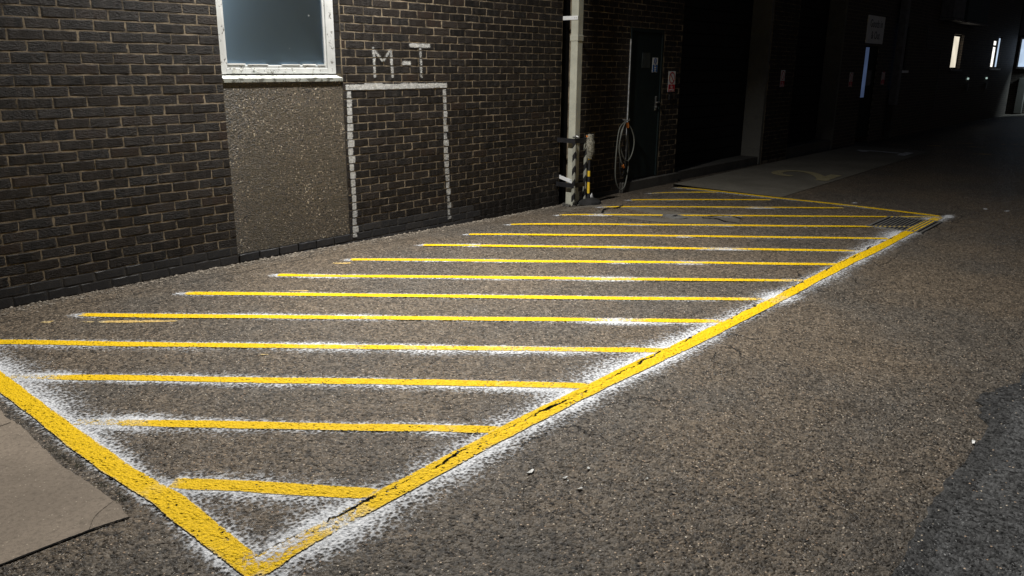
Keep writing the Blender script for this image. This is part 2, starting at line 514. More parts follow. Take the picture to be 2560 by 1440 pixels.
M['pebble'] = pebbledash()

def peeling(name, ca=(0.55, 0.56, 0.55), under=(0.15, 0.145, 0.13), amt=0.57):
    t = NT(name)
    p = t.pos()
    n = t.math('ADD', t.math('MULTIPLY', t.noise(p, 16, 5, 0.65), 0.7), t.math('MULTIPLY', t.noise(p, 60, 3, 0.7), 0.3))
    k = t.ramp(n, amt, amt + 0.03)
    c = t.mix(t.ramp(t.noise(p, 5, 4), 0.35, 0.7), ca, tuple(q * 0.82 for q in ca))
    c = t.mix(k, c, under)
    nb = t.bump(t.math('SUBTRACT', 1.0, k), 0.0015)
    return t.bsdf(c, 0.5, 0.4, nb)
M['frame'] = peeling('peeling_white_paint')
M['sill'] = peeling('peeling_sill_paint', (0.66, 0.67, 0.63), (0.10, 0.10, 0.08), 0.55)
M['sill_face'] = peeling('worn_sill_face', (0.30, 0.31, 0.28), (0.10, 0.10, 0.085), 0.50)

def glass_mat():
    t = NT('dirty_window_glass')
    p = t.pos()
    n = t.noise(p, 3.0, 4, 0.6)
    c = t.mix(n, (0.012, 0.016, 0.020), (0.022, 0.028, 0.034))
    v = t.vor(p, 9); fl = t.math('MULTIPLY', t.math('GREATER_THAN', t.sep(v.outputs['Color'])[0], 0.97), t.math('SUBTRACT', 1.0, t.ramp(v.outputs['Distance'], 0.05, 0.12)))
    c = t.mix(fl, c, (0.25, 0.26, 0.27))
    m = t.bsdf(c, 0.15, 0.5)
    # bluish stretched gloss added to stand in for the lamp's lens streak
    g = t.n('ShaderNodeBsdfAnisotropic'); g.inputs['Roughness'].default_value = 0.48; g.inputs['Anisotropy'].default_value = -0.70
    tg = t.n('ShaderNodeCombineXYZ'); tg.inputs[2].default_value = 1.0
    t.link(tg.outputs[0], g.inputs['Tangent']); g.inputs['Color'].default_value = (0.52, 0.76, 1, 1)
    mx = t.n('ShaderNodeMixShader'); mx.inputs[0].default_value = 0.36
    t.link(t.b.outputs[0], mx.inputs[1]); t.link(g.outputs[0], mx.inputs[2]); t.link(mx.outputs[0], t.out.inputs[0])
    return m
M['glass'] = glass_mat()

def wall_paint_mat():
    t = NT('white_wall_paint')
    p = t.pos()
    x, y, z = t.sep(p)
    fr = t.math('FRACT', t.math('ADD', t.math('DIVIDE', z, 0.075), 10.0))
    joint = t.math('SUBTRACT', 1.0, t.ramp(t.math('MINIMUM', fr, t.math('SUBTRACT', 1.0, fr)), 0.05, 0.11))
    at = t.n('ShaderNodeAttribute'); at.attribute_name = 'cov'
    n = t.math('ADD', t.math('MULTIPLY', t.noise(p, 90, 4, 0.75), 0.6), t.math('MULTIPLY', t.noise(p, 14, 3, 0.6), 0.4))
    a = t.ramp(t.math('SUBTRACT', t.math('ADD', at.outputs['Fac'], n), t.math('MULTIPLY', joint, 0.22)), 0.78, 1.10)
    c = t.mix(t.ramp(t.noise(p, 40, 3, 0.7), 0.3, 0.7), (0.36, 0.36, 0.35), (0.62, 0.62, 0.60))
    sh = t.comb(t.math('ADD', t.math('MULTIPLY', x, 0.55), t.math('MULTIPLY', z, 0.6)), y, t.math('SUBTRACT', z, t.math('MULTIPLY', x, 0.35)))
    nb = t.bump(t.math('ADD', t.noise(sh, 75, 4, 0.65), t.math('MULTIPLY', t.noise(p, 230, 3), 0.4)), 0.007)
    return t.bsdf(c, 0.7, 0.3, nb, alpha=a)
M['wall_paint'] = wall_paint_mat()

M['pipe'] = plain('cream_painted_pipe', (0.39, 0.39, 0.325), 0.5, 0.4, var=0.12, scale=6)
M['black'] = plain('black_joint_filler', (0.006, 0.006, 0.006), 0.9, 0.1)
M['door'] = plain('dark_green_door_paint', (0.010, 0.017, 0.018), 0.5, 0.25, var=0.15)
M['shutter'] = plain('black_shutter_steel', (0.010, 0.010, 0.012), 0.6, 0.2)
M['steel'] = plain('brushed_steel', (0.45, 0.45, 0.44), 0.38, 0.5, metal=0.85)
M['white'] = plain('white_plastic', (0.70, 0.71, 0.72), 0.5, 0.4, var=0.06)
M['blue'] = plain('sign_blue', (0.01, 0.09, 0.36), 0.5, 0.4, var=0.05)
M['red'] = plain('sign_red', (0.50, 0.03, 0.05), 0.5, 0.4, var=0.05)
M['dark_text'] = plain('sign_navy', (0.01, 0.02, 0.06), 0.5, 0.4, var=0.05)
M['yellow_plain'] = plain('yellow_tape', (0.68, 0.45, 0.03), 0.5, 0.4, var=0.12)
M['black_plain'] = plain('black_tape', (0.015, 0.015, 0.017), 0.5, 0.4, var=0.2)
M['rubber'] = plain('black_rubber', (0.02, 0.02, 0.02), 0.8, 0.2, var=0.3, bump=0.003)
M['hose'] = plain('grey_green_hose', (0.125, 0.128, 0.112), 0.5, 0.45, var=0.15)
M['orange'] = plain('orange_plastic', (0.55, 0.17, 0.03), 0.5, 0.4)
M['mop'] = plain('shaggy_grey_cotton', (0.23, 0.22, 0.18), 0.95, 0.1, var=0.4, scale=40, bump=0.006, bscale=90)
M['iron'] = plain('cast_iron', (0.115, 0.112, 0.105), 0.6, 0.4, var=0.35, scale=20, bump=0.002)
M['cladding'] = plain('dark_teal_cladding', (0.06, 0.08, 0.085), 0.6, 0.3)
M['grey_panel'] = plain('grey_panel', (0.14, 0.14, 0.15), 0.6, 0.3)
M['stone'] = plain('grit_stone', (0.17, 0.145, 0.115), 0.75, 0.4, var=0.6, scale=31)
M['weed'] = plain('dark_weeds', (0.035, 0.042, 0.022), 0.8, 0.2, var=0.5, scale=40)
M['chip'] = plain('white_paint_flake', (0.74, 0.74, 0.72), 0.6, 0.3, var=0.1)
M['lit_cream'] = emit('lit_window_cream', (1.0, 0.90, 0.72), 0.95)
M['lit_white'] = emit('lit_window_white', (1.0, 0.97, 0.90), 1.5)
M['lit_blue'] = emit('lit_window_blue', (0.62, 0.78, 1.0), 0.9)
M['dim_blue'] = emit('dim_blue_glow', (0.26, 0.38, 0.72), 0.15)  # door glass, and the strip imitating light along the far pipe
M['lens'] = emit('lamp_lens', (1.0, 0.97, 0.93), 20)
M['led'] = emit('indicator_light', (0.75, 1.0, 0.9), 0.5)
M['dark_glass'] = plain('dark_glass', (0.010, 0.011, 0.012), 0.2, 0.5, var=0.1, bump=0.0)

def stripes(name, a, b, per):
    t = NT(name)
    x, y, z = t.sep(t.pos())
    s = t.math('FRACT', t.math('DIVIDE', t.math('ADD', z, t.math('MULTIPLY', t.math('ADD', x, y), 1.3)), per))
    c = t.mix(t.math('GREATER_THAN', s, 0.5), a, b)
    return t.bsdf(c, 0.55, 0.3)
M['hazard'] = stripes('black_white_chevron', (0.014, 0.014, 0.015), (0.26, 0.26, 0.22), 0.17)

# ------------------------------------------------------------------ ground
def ss(x):
    x = min(1.0, max(0.0, x)); return x * x * (3 - 2 * x)
def gh(x, y):
    d = -0.055 * ss((x - 3.0) / 4.5) * math.exp(-(y / 0.45) ** 2) if y > -1.6 else 0.0
    return d 

def lin(a, b, n): return list(np.linspace(a, b, n, endpoint=False))
gx = [-40, -20, -8, -3] + lin(-1, 12, 66) + lin(12, 24, 24) + [24, 27, 30, 34, 38, 45, 60, 90]
gy = [-60, -30, -15, -9] + lin(-7, -1.6, 28) + lin(-1.6, -0.2, 14) + [-0.2, -0.1, 0.0, 0.12, 0.6, 3, 12, 40]
mb = MB()
nx, ny = len(gx), len(gy)
mb.v = [(a, b, gh(a, b)) for b in gy for a in gx]
mb.f = [(j * nx + i, j * nx + i + 1, (j + 1) * nx + i + 1, (j + 1) * nx + i) for j in range(ny - 1) for i in range(nx - 1)]
mb.mi = [0] * len(mb.f)
ground = mb.build('ground', M['asphalt'], smooth=True, kind='structure', label='worn brown grey asphalt yard with loose stone chips')

def sheet(name, outline, dz, mat, thick=0.0, **k):
    m = MB()
    top = [(x, y, gh(x, y) + dz) for x, y in outline]
    m.poly(top)
    if thick:
        n = len(top)
        for i in range(n):
            a, b = top[i], top[(i + 1) % n]
            m.quad((a[0], a[1], a[2] - thick), (b[0], b[1], b[2] - thick), b, a)
    return m.build(name, mat, **k)

def rag(pts, step=0.06, amp=0.015, seed=1):
    r = random.Random(seed); out = []
    n = len(pts)
    for i in range(n):
        a = Vector((*pts[i], 0)); b = Vector((*pts[(i + 1) % n], 0)); L = (b - a).length
        k = max(1, int(L / step)); nrm = Vector((-(b - a).y, (b - a).x, 0)).normalized()
        off = 0
        for q in range(k):
            off = 0.6 * off + r.uniform(-amp, amp)
            p = a.lerp(b, q / k) + nrm * (off if q else 0)
            out.append((p.x, p.y))
    return out

# pale concrete slab at the near left edge
so = rag([(-2.0, -3.25), (0.62, -3.27), (0.93, -3.28), (1.07, -3.30), (1.085, -3.2), (1.06, -2.7), (1.085, -2.2), (1.07, -1.2), (-2.0, -1.2)], 0.035, 0.006, 9)
sheet('concrete_slab', so, 0.0036, M['slab'], 0.003, kind='structure', label='pale concrete slab set in the asphalt at the near corner')
jt = MB()
for path, w in (([(-2.0, -3.257), (-.5, -3.26), (0.3, -3.268), (0.62, -3.274), (0.93, -3.284), (1.07, -3.304)], 0.0045), ([(0.93, -3.285), (0.99, -3.20), (1.085, -3.14)], 0.0008), ([(0.5, -2.08), (0.8, -2.1), (1.07, -2.06)], 0.0015)):
    pp = catmull([(a, b, 0) for a, b in path], 9)
    for i in range(len(pp) - 1):
        a, b = pp[i], pp[i + 1]; n = Vector((-(b - a).y, (b - a).x, 0)).normalized()
        w1, w2 = w * random.uniform(.6, 1.4), w * random.uniform(.6, 1.4)
        jt.quad(*[(q.x, q.y, 0.0052) for q in (a + n * w1, a - n * w1, b - n * w2, b + n * w2)])
jt.build('slab_joint', M['black'], kind='structure', label='dark open joint and cracks of the concrete slab')
# darker newer asphalt strip on the right
ed = []
off = 0
for x in np.arange(-4, 30, 0.05):
    off = 0.7 * off + random.uniform(-0.010, 0.010)
    bite = 0.0
    if 4.15 < x < 4.85: bite = 0.11 * math.sin((x - 4.15) / 0.70 * math.pi) ** 1.2 + random.uniform(-.02, .02)
    ed.append((x, -5.585 + off + bite))
sheet('asphalt_patch', [(-4, -9)] + ed + [(30, -9)], 0.005, M['asphalt_new'], kind='structure', label='newer dark grey asphalt strip with a ragged edge')
off2 = 0; lo = []
for x, y in ed:
    off2 = 0.8 * off2 + random.uniform(-0.02, 0.02)
    lo.append((x, y - 0.05 - abs(off2) - (0.07 if 4.2 < x < 4.8 else 0)))
hi = [(x, y + random.uniform(0.0, 0.014)) for x, y in ed]
m = MB()
for i in range(len(ed) - 1):
    m.quad((*hi[i], .0058), (*lo[i], .0058), (*lo[i + 1], .0058), (*hi[i + 1], .0058))
m.build('bitumen_seam', M['seam'], kind='structure', label='dark bitumen seam along the edge of the newer asphalt')

# concrete apron in front of the loading doors
ap = MB()
xs_ = np.arange(10.26, 18.6, 0.4); prof = [(-2.0, 0.0055), (-1.4, 0.008), (-0.8, 0.013), (-0.38, 0.022)]
for i in range(len(xs_) - 1):
    for j in range(3):
        def P(x, j, e=0.0):
            y, z = prof[j]
            y = y + (0.02 * (x - 10.26) if j == 0 else 0.0) + (0.05 * (x - 10.26) / 8 if j == 3 else 0)
            return (x, y, z + 0.012 * ss((x - 10.2) / 3) * (j > 0))
        ap.quad(P(xs_[i], j), P(xs_[i + 1], j), P(xs_[i + 1], j + 1), P(xs_[i], j + 1))
    a, b = P(xs_[i], 3), P(xs_[i + 1], 3)
    ap.quad((a[0], a[1], -0.08), (b[0], b[1], -0.08), b, a)
ap.build('concrete_apron', M['apron'], kind='structure', label='concrete apron before the loading doors')

# concrete collar round the drain cover, with cracks across the hatched area
cp = [(7.50, -0.36), (7.82, -0.30), (8.10, -0.42), (8.22, -0.85), (8.30, -1.1), (8.32, -1.6), (8.50, -2.08), (8.42, -2.3), (8.12, -2.40), (7.94, -2.28), (7.62, -1.75), (7.56, -1.2), (7.66, -0.9), (7.52, -0.6)]
sheet('concrete_patch', rag(cp, 0.07, 0.016, 4), 0.0035, M['patch'], kind='structure', label='old concrete patch round the round drain cover')
cr = MB()
for path in ([(7.66, -0.92), (7.9, -0.80), (8.05, -0.86), (8.24, -0.83)], [(8.16, -1.95), (8.22, -2.1), (8.14, -2.24), (8.16, -2.38)], [(8.30, -1.95), (8.42, -2.05), (8.48, -2.18), (8.40, -2.32)]):
    pp = catmull([(a, b, 0) for a, b in path], 7)
    for i in range(len(pp) - 1):
        a, b = pp[i], pp[i + 1]; n = Vector((-(b - a).y, (b - a).x, 0)).normalized()
        w = random.uniform(0.006, 0.02); w2 = w
        cr.quad(*[(q.x, q.y, gh(q.x, q.y) + 0.0118) for q in (a + n * w, a - n * w, b - n * w2, b + n * w2)])
cr.build('crack', M['black'], kind='structure', label='dark cracks across the concrete patch')

# ------------------------------------------------------------------ painted markings
SHEET = [0]
def strip(name, path, hw, mat, dz, cov_fn, spread, parent=None, du=0.03, nv=13, ends=(0.0, 0.0), **k):
    P = [Vector((a, b, 0)) for a, b in path]
    L = [0]
    for i in range(len(P) - 1): L.append(L[-1] + (P[i + 1] - P[i]).length)
    tot = L[-1]
    def at(s):
        s_ = min(max(s, 0), tot)
        for i in range(len(P) - 1):
            if s_ <= L[i + 1] + 1e-9:
                d = (P[i + 1] - P[i]).normalized()
                return P[i] + d * (s - L[i] if (i == 0 and s < 0) or (i == len(P) - 2 and s > tot) else s_ - L[i]), d
    S = np.arange(-ends[0], tot + ends[1] + du * 0.5, du)
    vs = np.linspace(-1, 1, nv) * spread
    v, cov = [], []
    for s in S:
        c, d = at(s)
        n = Vector((-d.y, d.x, 0))
        for q in vs:
            p = c + n * q
            v.append((p.x, p.y, gh(p.x, p.y) + dz)); cov.append(cov_fn(s, q, tot))
    m = MB(); m.v = v
    m.f = [(i * nv + j, (i + 1) * nv + j, (i + 1) * nv + j + 1, i * nv + j + 1) for i in range(len(S) - 1) for j in range(nv - 1)]
    m.mi = [0] * len(m.f)
    o = m.build(name, mat, parent=parent, **k)
    a = o.data.attributes.new('cov', 'FLOAT', 'POINT'); a.data.foreach_set('value', cov)
    return o

def wob(seed):
    r = random.Random(seed); ph = [r.uniform(0, 6.28) for _ in range(6)]; fr = [r.uniform(0.7, 1.4) * f for f in (1.1, 2.3, 4.1, 7.7, 13, 21)]
    return lambda s: sum(math.sin(s * f + p) / (i + 1) for i, (f, p) in enumerate(zip(fr, ph))) / 2.0

def painted_line(path, hw, label, cat, group, seed, spray=0.5, ls=0.06, rs=0.06, fade=(0.0, 0.0), name='painted_line', hot=(), over=(0.1, 0.05)):
    i = SHEET[0]; SHEET[0] += 1
    w1, w2, w3, w4 = wob(seed), wob(seed + 50), wob(seed + 90), wob(seed + 130)
    def cy(s, v, tot):
        h = hw * (1 + 0.09 * w1(s * 2) + 0.05 * w4(s * 7)) ; vv = v - 0.008 * w2(s)
        c = min(1.0, max(0.0, (h - abs(vv)) / 0.014 + 0.5))
        ce = min(1, max(0, min(s, tot - s) / 0.02 + 0.5))
        c *= ce
        if fade[0] and s < fade[0]: c *= 0.50 + 0.50 * ss(s / fade[0])
        if fade[1] and tot - s < fade[1]: c *= 0.56 + 0.44 * ss((tot - s) / fade[1])
        for a, b, amt in hot:
            if a < s < b: c *= 1 - amt * math.sin((s - a) / (b - a) * math.pi)
        return c * (0.93 + 0.10 * w3(s * 1.3))
    r_ = random.Random(seed * 7 + 1)
    TL = sum(math.dist(path[q], path[q + 1]) for q in range(len(path) - 1))
    hot = tuple(hot) + tuple((u, u + r_.uniform(.15, .7), r_.uniform(.06, .34 if seed < 70 else .16)) for u in (r_.uniform(0, TL) for _ in range(int(TL * 0.9) + 1)))
    line = strip(name, path, hw, M['yellow'], 0.0062 + i * 0.00025, cy, hw + 0.03, label=label, cat=cat, group=group, nv=15, ends=(0.02, 0.02))
    def cs(s, v, tot):
        side = ls * (1 + 0.55 * w3(s)) if v > 0 else rs * (1 + 0.55 * w4(s))
        side = max(side, 0.012)
        a = abs(v)
        e = math.exp(-max(0, a - hw * 0.8) / side)
        amp = spray * (0.75 + 0.35 * (w1(s * 0.8) if v > 0 else w2(s * 0.8)))
        for p, q, amt in hot:
            if p < s < q: amp += amt * 0.9 * math.sin((s - p) / (q - p) * math.pi)
        end = 1.0
        if s < 0: end = ss(1 + s / max(over[0], 0.01)); e = math.exp(-(abs(v) / 0.055) ** 2) ; amp = max(amp, 0.62)
        if s > tot: end = ss(1 + (tot - s) / max(over[1], 0.01))
        lim = ss((sp - a) / 0.05)
        return min(0.95, amp * e * end * lim)
    sp = hw + 0.03 + 3.2 * max(ls, rs)
    strip('white_overspray', path, hw, M['white_spray'], 0.0040 + i * 0.00009, cs, sp, parent=line, nv=21, ends=over)
    return line

GH = 'yellow diagonal hatch lines in the painted bay'
hat = [((1.29, -3.18), (1.80, -3.87)), ((1.27, -2.28), (2.57, -3.87)), ((1.27, -1.42), (3.27, -3.87)), ((1.25, -0.55), (4.06, -3.91)),
       ((1.97, -0.54), (4.83, -3.91)), ((2.71, -0.56), (5.52, -3.90)), ((3.47, -0.61), (6.25, -3.91)), ((4.22, -0.61), (7.00, -3.92)),
       ((5.06, -0.64), (7.69, -3.92)), ((5.72, -0.61), (8.44, -3.89)), ((6.41, -0.57), (9.26, -3.88)), ((7.21, -0.62), (10.07, -3.90)),
       ((7.99, -0.67), (9.98, -2.91)), ((8.70, -0.64), (9.95, -2.01)), ((9.41, -0.51), (10.07, -1.19))]
hl = ['shortest yellow hatch line closing the nearest corner of the bay', 'second yellow hatch line from the near corner, below the concrete slab',
      'third yellow hatch line, starting at the left end of the near border', 'fourth hatch line, cut off by the left picture edge',
      'hatch line with faded old yellow dashes just below its left end', 'hatch line with faded old yellow dashes above its left end',
      'hatch line starting below the left edge of the pebbledash panel', 'hatch line starting below the right half of the pebbledash panel',
      'hatch line starting below the white painted rectangle on the wall', 'hatch line ending right beside the near end of the drain grating',
      'hatch line that crosses the slots of the drain grating', 'hatch line running over the round drain cover to the far corner',
      'hatch line crossing the concrete patch near the downpipe foot', 'hatch line starting in front of the door step, with a pale ghost beneath',
      'last short whitish hatch line beneath the concrete apron']
pr = [(0.90, .07, .11, (.10, .10)), (0.86, .065, .085, (.35, .1)), (0.86, .05, .075, (.25, .05)), (0.75, .036, .075, (0, .3)),
      (0.75, .034, .05, (.12, .35)), (0.72, .034, .045, (.1, .5)), (0.70, .04, .035, (.05, .5)), (0.70, .04, .036, (.05, .25)),
      (0.66, .036, .032, (.05, .25)), (0.63, .03, .032, (.05, .05)), (0.61, .03, .03, (.05, .7)), (0.70, .036, .036, (.1, .8)),
      (0.66, .03, .03, (.25, .3)), (0.61, .025, .036, (.05, .1)), (0.85, .025, .025, (.5, .3))]
hots = {4: ((3.35, 4.0, .55),), 6: ((2.2, 3.2, .3),), 3: ((3.2, 4.1, .35),), 8: ((2.5, 3.2, .5),), 2: ((0.0, .4, .5),), 1: ((.0, .5, .4),)}
for k, ((a, b), lb, q) in enumerate(zip(hat, hl, pr)):
    w = wob(k + 400)
    A, B = Vector(a), Vector(b); n = Vector((-(B - A).y, (B - A).x)).normalized()
    L = (B - A).length
    path = []
    for i in range(9):
        t = i / 8
        pt = A.lerp(B, t) + n * (0.010 * w(t * L) + (0.012 * math.sin(t * math.pi) if k in (1, 2) else 0))
        path.append((pt.x, pt.y))
    painted_line(path, 0.040 if k else 0.046, lb, 'road marking', GH, 10 + k, q[0], q[1], q[2], q[3], hot=hots.get(k, ()), over=(0.14, 0.02))

GB = 'yellow border lines of the painted bay'
painted_line([(10.12, -3.955), (9.2, -3.935), (8.0, -3.945), (7.05, -3.93), (5.6, -3.935), (4.2, -3.925), (3.3, -3.90), (2.5, -3.895), (1.8, -3.91), (1.32, -3.93), (1.17, -3.96)], 0.052,
             'long yellow border line along the cracked joint on the yard side', 'road marking', GB, 71, 0.92, .085, .115, (.5, .12), name='border_line',
             hot=((4.3, 4.75, .35), (7.55, 8.1, .15), (8.3, 8.8, .45), (5.9, 6.3, .2)), over=(0.12, 0.16))
painted_line([(1.235, -0.50), (1.21, -1.4), (1.205, -2.2), (1.20, -2.9), (1.225, -3.3), (1.20, -3.85), (1.20, -3.99)], 0.051,
             'yellow border line beside the pale concrete slab', 'road marking', GB, 72, 0.92, .11, .035, (0, .05), name='border_line', hot=((2.6, 2.8, .2), (3.1, 3.45, .25)), over=(0.05, 0.12))
painted_line([(10.13, -0.48), (10.14, -1.9), (10.20, -3.0), (10.15, -3.97)], 0.045,
             'yellow border line along the near edge of the concrete apron', 'road marking', GB, 73, 0.66, .035, .06, (.3, .1), name='border_line', hot=((2.2, 2.8, .35),), over=(0.05, 0.1))

def spray_patch(name, c, r, amp, label=None, dz=0.0048, parent=None, e=1.0, cat='road marking', group=None):
    w = wob(int(c[0] * 977 + c[1] * 131) % 999)
    def cf(s, v, tot):
        d = math.hypot((s - tot / 2) / (tot / 2), v / (r * e)); an = math.atan2(v, s - tot / 2)
        return max(0, amp * (1 - ss(d * (1 + 0.22 * w(an * 1.6)))))
    return strip(name, [(c[0] - r, c[1]), (c[0] + r, c[1])], r, M['white_spray'], dz, cf, r * e, parent=parent, nv=23, label=label, cat=cat, group=group)
# heavy white overspray in the near corner, and single white splashes
spray_patch('paint_splash', (1.33, -3.90), 0.22, 0.74, 'heavy white overspray in the near corner of the bay', dz=0.0125, e=0.55)
spray_patch('paint_splash', (10.22, -4.02), 0.30, 0.92, 'white overspray smudge at the far outer corner of the bay', dz=0.0052, e=0.35)
spray_patch('paint_splash', (11.12, -4.23), 0.10, 0.85, 'faint white splash on bare asphalt, the nearer to the far corner of the bay', e=0.5, group='faint splashes')
spray_patch('paint_splash', (11.14, -4.46), 0.10, 0.85, 'faint white splash on bare asphalt, the farther one from the bay', e=0.5, group='faint splashes')
spray_patch('paint_splash', (10.47, -2.88), 0.08, 0.9, 'small white splash just outside the far border line', e=0.6)

def ghost(path, hw, amp, label, seed):
    w = wob(seed); w2 = wob(seed + 3)
    def cf(s, v, tot):
        c = min(1, max(0, (hw * (1 + 0.5 * w(s * 4)) - abs(v - 0.006 * w2(s * 3))) / 0.012)) * amp * (0.7 + 0.7 * w2(s * 5)) * ss(min(s, tot - s) / 0.05)
        return max(0, min(0.9, c))
    strip('faded_line', path, hw, M['old_yellow'], 0.0034, cf, hw * 1.9, label=label, cat='road marking', group='faded old yellow dashes', nv=13)
ghost([(1.73, -0.49), (2.38, -1.18)], 0.026, 0.85, 'faded yellow dashes just below a newer hatch line, by the left edge', 801)
ghost([(2.98, -0.74), (3.40, -1.20)], 0.020, 0.8, 'faded yellow dash just above a newer hatch line', 802)
ghost([(4.02, -0.58), (4.16, -0.73)], 0.028, 0.9, 'small faded yellow patch near the left end of a hatch line', 803)
ghost([(2.34, -2.09), (2.60, -2.40)], 0.014, 0.6, 'tiny faded yellow flecks between two near hatch lines', 804)
ghost([(8.55, -0.72), (9.0, -1.24)], 0.02, 0.75, 'pale yellow ghost dash below the second last hatch line', 805)

# number 2 and number 1 painted on the apron / yard
def glyph(name, path, hw, label, mat, dz, amp=0.85):
    pp = [(q.x, q.y) for q in catmull([(a, b, 0) for a, b in path], 6)]
    wv = wob(int(path[0][0] * 100))
    def cf(s, v, tot):
        return min(1, max(0, (hw - abs(v)) / 0.02 + 0.5)) * amp * (0.85 + 0.2 * wv(s * 2)) * (1 if 0 <= s <= tot else 0)
    o = strip(name, pp, hw, mat, dz, cf, hw + 0.02, du=0.05, nv=9)
    return o
def apz(): return 0.034
n2 = glyph('painted_number', [(12.30, -1.40), (12.52, -1.30), (12.66, -1.14), (12.60, -0.99), (12.42, -0.98), (12.36, -1.06)][::-1], 0.001, None, M['old_yellow'], 0.03)
bpy.data.objects.remove(n2)
def flatpoly(name, strokes, hw, mat, zf, **k):
    m = MB(); cov = []
    for st in strokes:
        pp = catmull([(a, b, 0) for a, b in st], 8) if len(st) > 2 else [Vector((*st[0], 0)), Vector((*st[1], 0))]
        for i in range(len(pp)):
            d = (pp[min(i + 1, len(pp) - 1)] - pp[max(i - 1, 0)]).normalized(); n = Vector((-d.y, d.x, 0))
            for q in (-1, 1):
                p = pp[i] + n * hw * q
                m.v.append((p.x, p.y, zf(p.x, p.y)))
            if i:
                j = len(m.v) - 4; m.f.append((j, j + 1, j + 3, j + 2)); m.mi.append(0)
    o = m.build(name, mat, **k)
    a = o.data.attributes.new('cov', 'FLOAT', 'POINT'); a.data.foreach_set('value', [0.62] * len(m.v))
    return o
def apron_z(x, y):
    pts = [(q[0], q[1] + 0.012 * ss((x - 10.2) / 3) * (i > 0)) for i, q in enumerate(prof)]
    y0 = -2.0 + 0.02 * (x - 10.26)
    pts[0] = (y0, pts[0][1]); pts[3] = (pts[3][0] + 0.05 * (x - 10.26) / 8, pts[3][1])
    for a, b in zip(pts, pts[1:]):
        if a[0] <= y <= b[0]: return a[1] + (b[1] - a[1]) * (y - a[0]) / (b[0] - a[0]) + 0.006
    return (pts[0][1] if y < pts[0][0] else pts[-1][1]) + 0.006
flatpoly('painted_number', [[(12.34, -1.30), (12.36, -1.12), (12.52, -0.98), (12.80, -0.97), (12.98, -1.12), (12.94, -1.34), (12.68, -1.60), (12.24, -1.84)], [(12.20, -1.80), (13.02, -1.76)]], 0.085, M['pale_yellow'], apron_z,
         label='faded yellow number 2 painted on the concrete apron', cat='road marking')
flatpoly('painted_number', [[(17.0, -0.95), (17.28, -0.80), (17.28, -1.62)], [(16.9, -1.64), (17.62, -1.62)]], 0.075, M['white_spray'], apron_z,
         label='worn white number 1 painted farther along the apron', cat='road marking')
# faint worn lines across the far yard
for k, (a, b) in enumerate((((19.2, -0.3), (20.6, -3.2)), ((20.2, -0.3), (21.8, -3.6)), ((18.2, -2.2), (19.2, -3.8)))):
    ghost([a, b], 0.05, 0.55, ('faint worn line across the dark yard beyond the number 1', 'faintest worn line farthest back in the dark yard', 'faint worn line nearest the end of the apron')[k], 830 + k)

# ------------------------------------------------------------------ bricks
def brick_mesh(L, seed):
    r = random.Random(seed)
    H, D = 0.066, 0.028
    nx_, nz_ = (6, 4) if L > 0.15 else (4, 4)
    v = []
    for j in range(nz_):
        for i in range(nx_):
            x = -L / 2 + L * i / (nx_ - 1); z = -H / 2 + H * j / (nz_ - 1)
            edge = (i in (0, nx_ - 1)) or (j in (0, nz_ - 1))
            y = r.uniform(-0.0018, -0.0002) if edge else r.uniform(-0.0042, -0.0020)
            if edge:
                x += r.uniform(-0.003, 0.003); z += r.uniform(-0.0028, 0.0028)
            else:
                fx = 0.012 / (L / (nx_ - 1)); fz = 0.008 / (H / (nz_ - 1))
                x = x + math.copysign(1, x) * 0.7 * (L / (nx_ - 1)) if i in (1, nx_ - 2) else x
                z = z + math.copysign(1, z) * 0.75 * (H / (nz_ - 1))
                x += r.uniform(-0.002, 0.002)
            v.append((x, y, z))
    f = [(j * nx_ + i, j * nx_ + i + 1, (j + 1) * nx_ + i + 1, (j + 1) * nx_ + i) for j in range(nz_ - 1) for i in range(nx_ - 1)]
    ring = [(i, 0) for i in range(nx_)] + [(nx_ - 1, j) for j in range(1, nz_)] + [(i, nz_ - 1) for i in range(nx_ - 2, -1, -1)] + [(0, j) for j in range(nz_ - 2, 0, -1)]
    base = len(v)
    for (i, j) in ring:
        p = v[j * nx_ + i]; v.append((p[0], D, p[2]))
    n = len(ring)
    for k in range(n):
        a, b = ring[k], ring[(k + 1) % n]
        f.append((base + k, base + (k + 1) % n, b[1] * nx_ + b[0], a[1] * nx_ + a[0]))
    return v, f
VAR = {'full': [brick_mesh(0.215, s) for s in range(14)], 'half': [brick_mesh(0.102, 100 + s) for s in range(6)]}
VM = {}
for kind, lst in VAR.items():
    for mk in ('brick', 'eng'):
        VM[kind, mk] = []
        for v, f in lst:
            me = bpy.data.meshes.new('brick'); me.from_pydata(v, [], f); me.materials.append(M[mk]); me.update(); VM[kind, mk].append(me)

def proj_size(x, z):
    d = Vector((x, 0, z)) - CAM
    dep = d.dot(fw)
    px = 1280 + F_PX * d.dot(r2) / dep; py = 720 - F_PX * d.dot(u2) / dep
    inside = -30 < px < 2590 and -20 < py < 1460
    return (1e4 / d.length ** 2) * (1 if inside else 0.001)

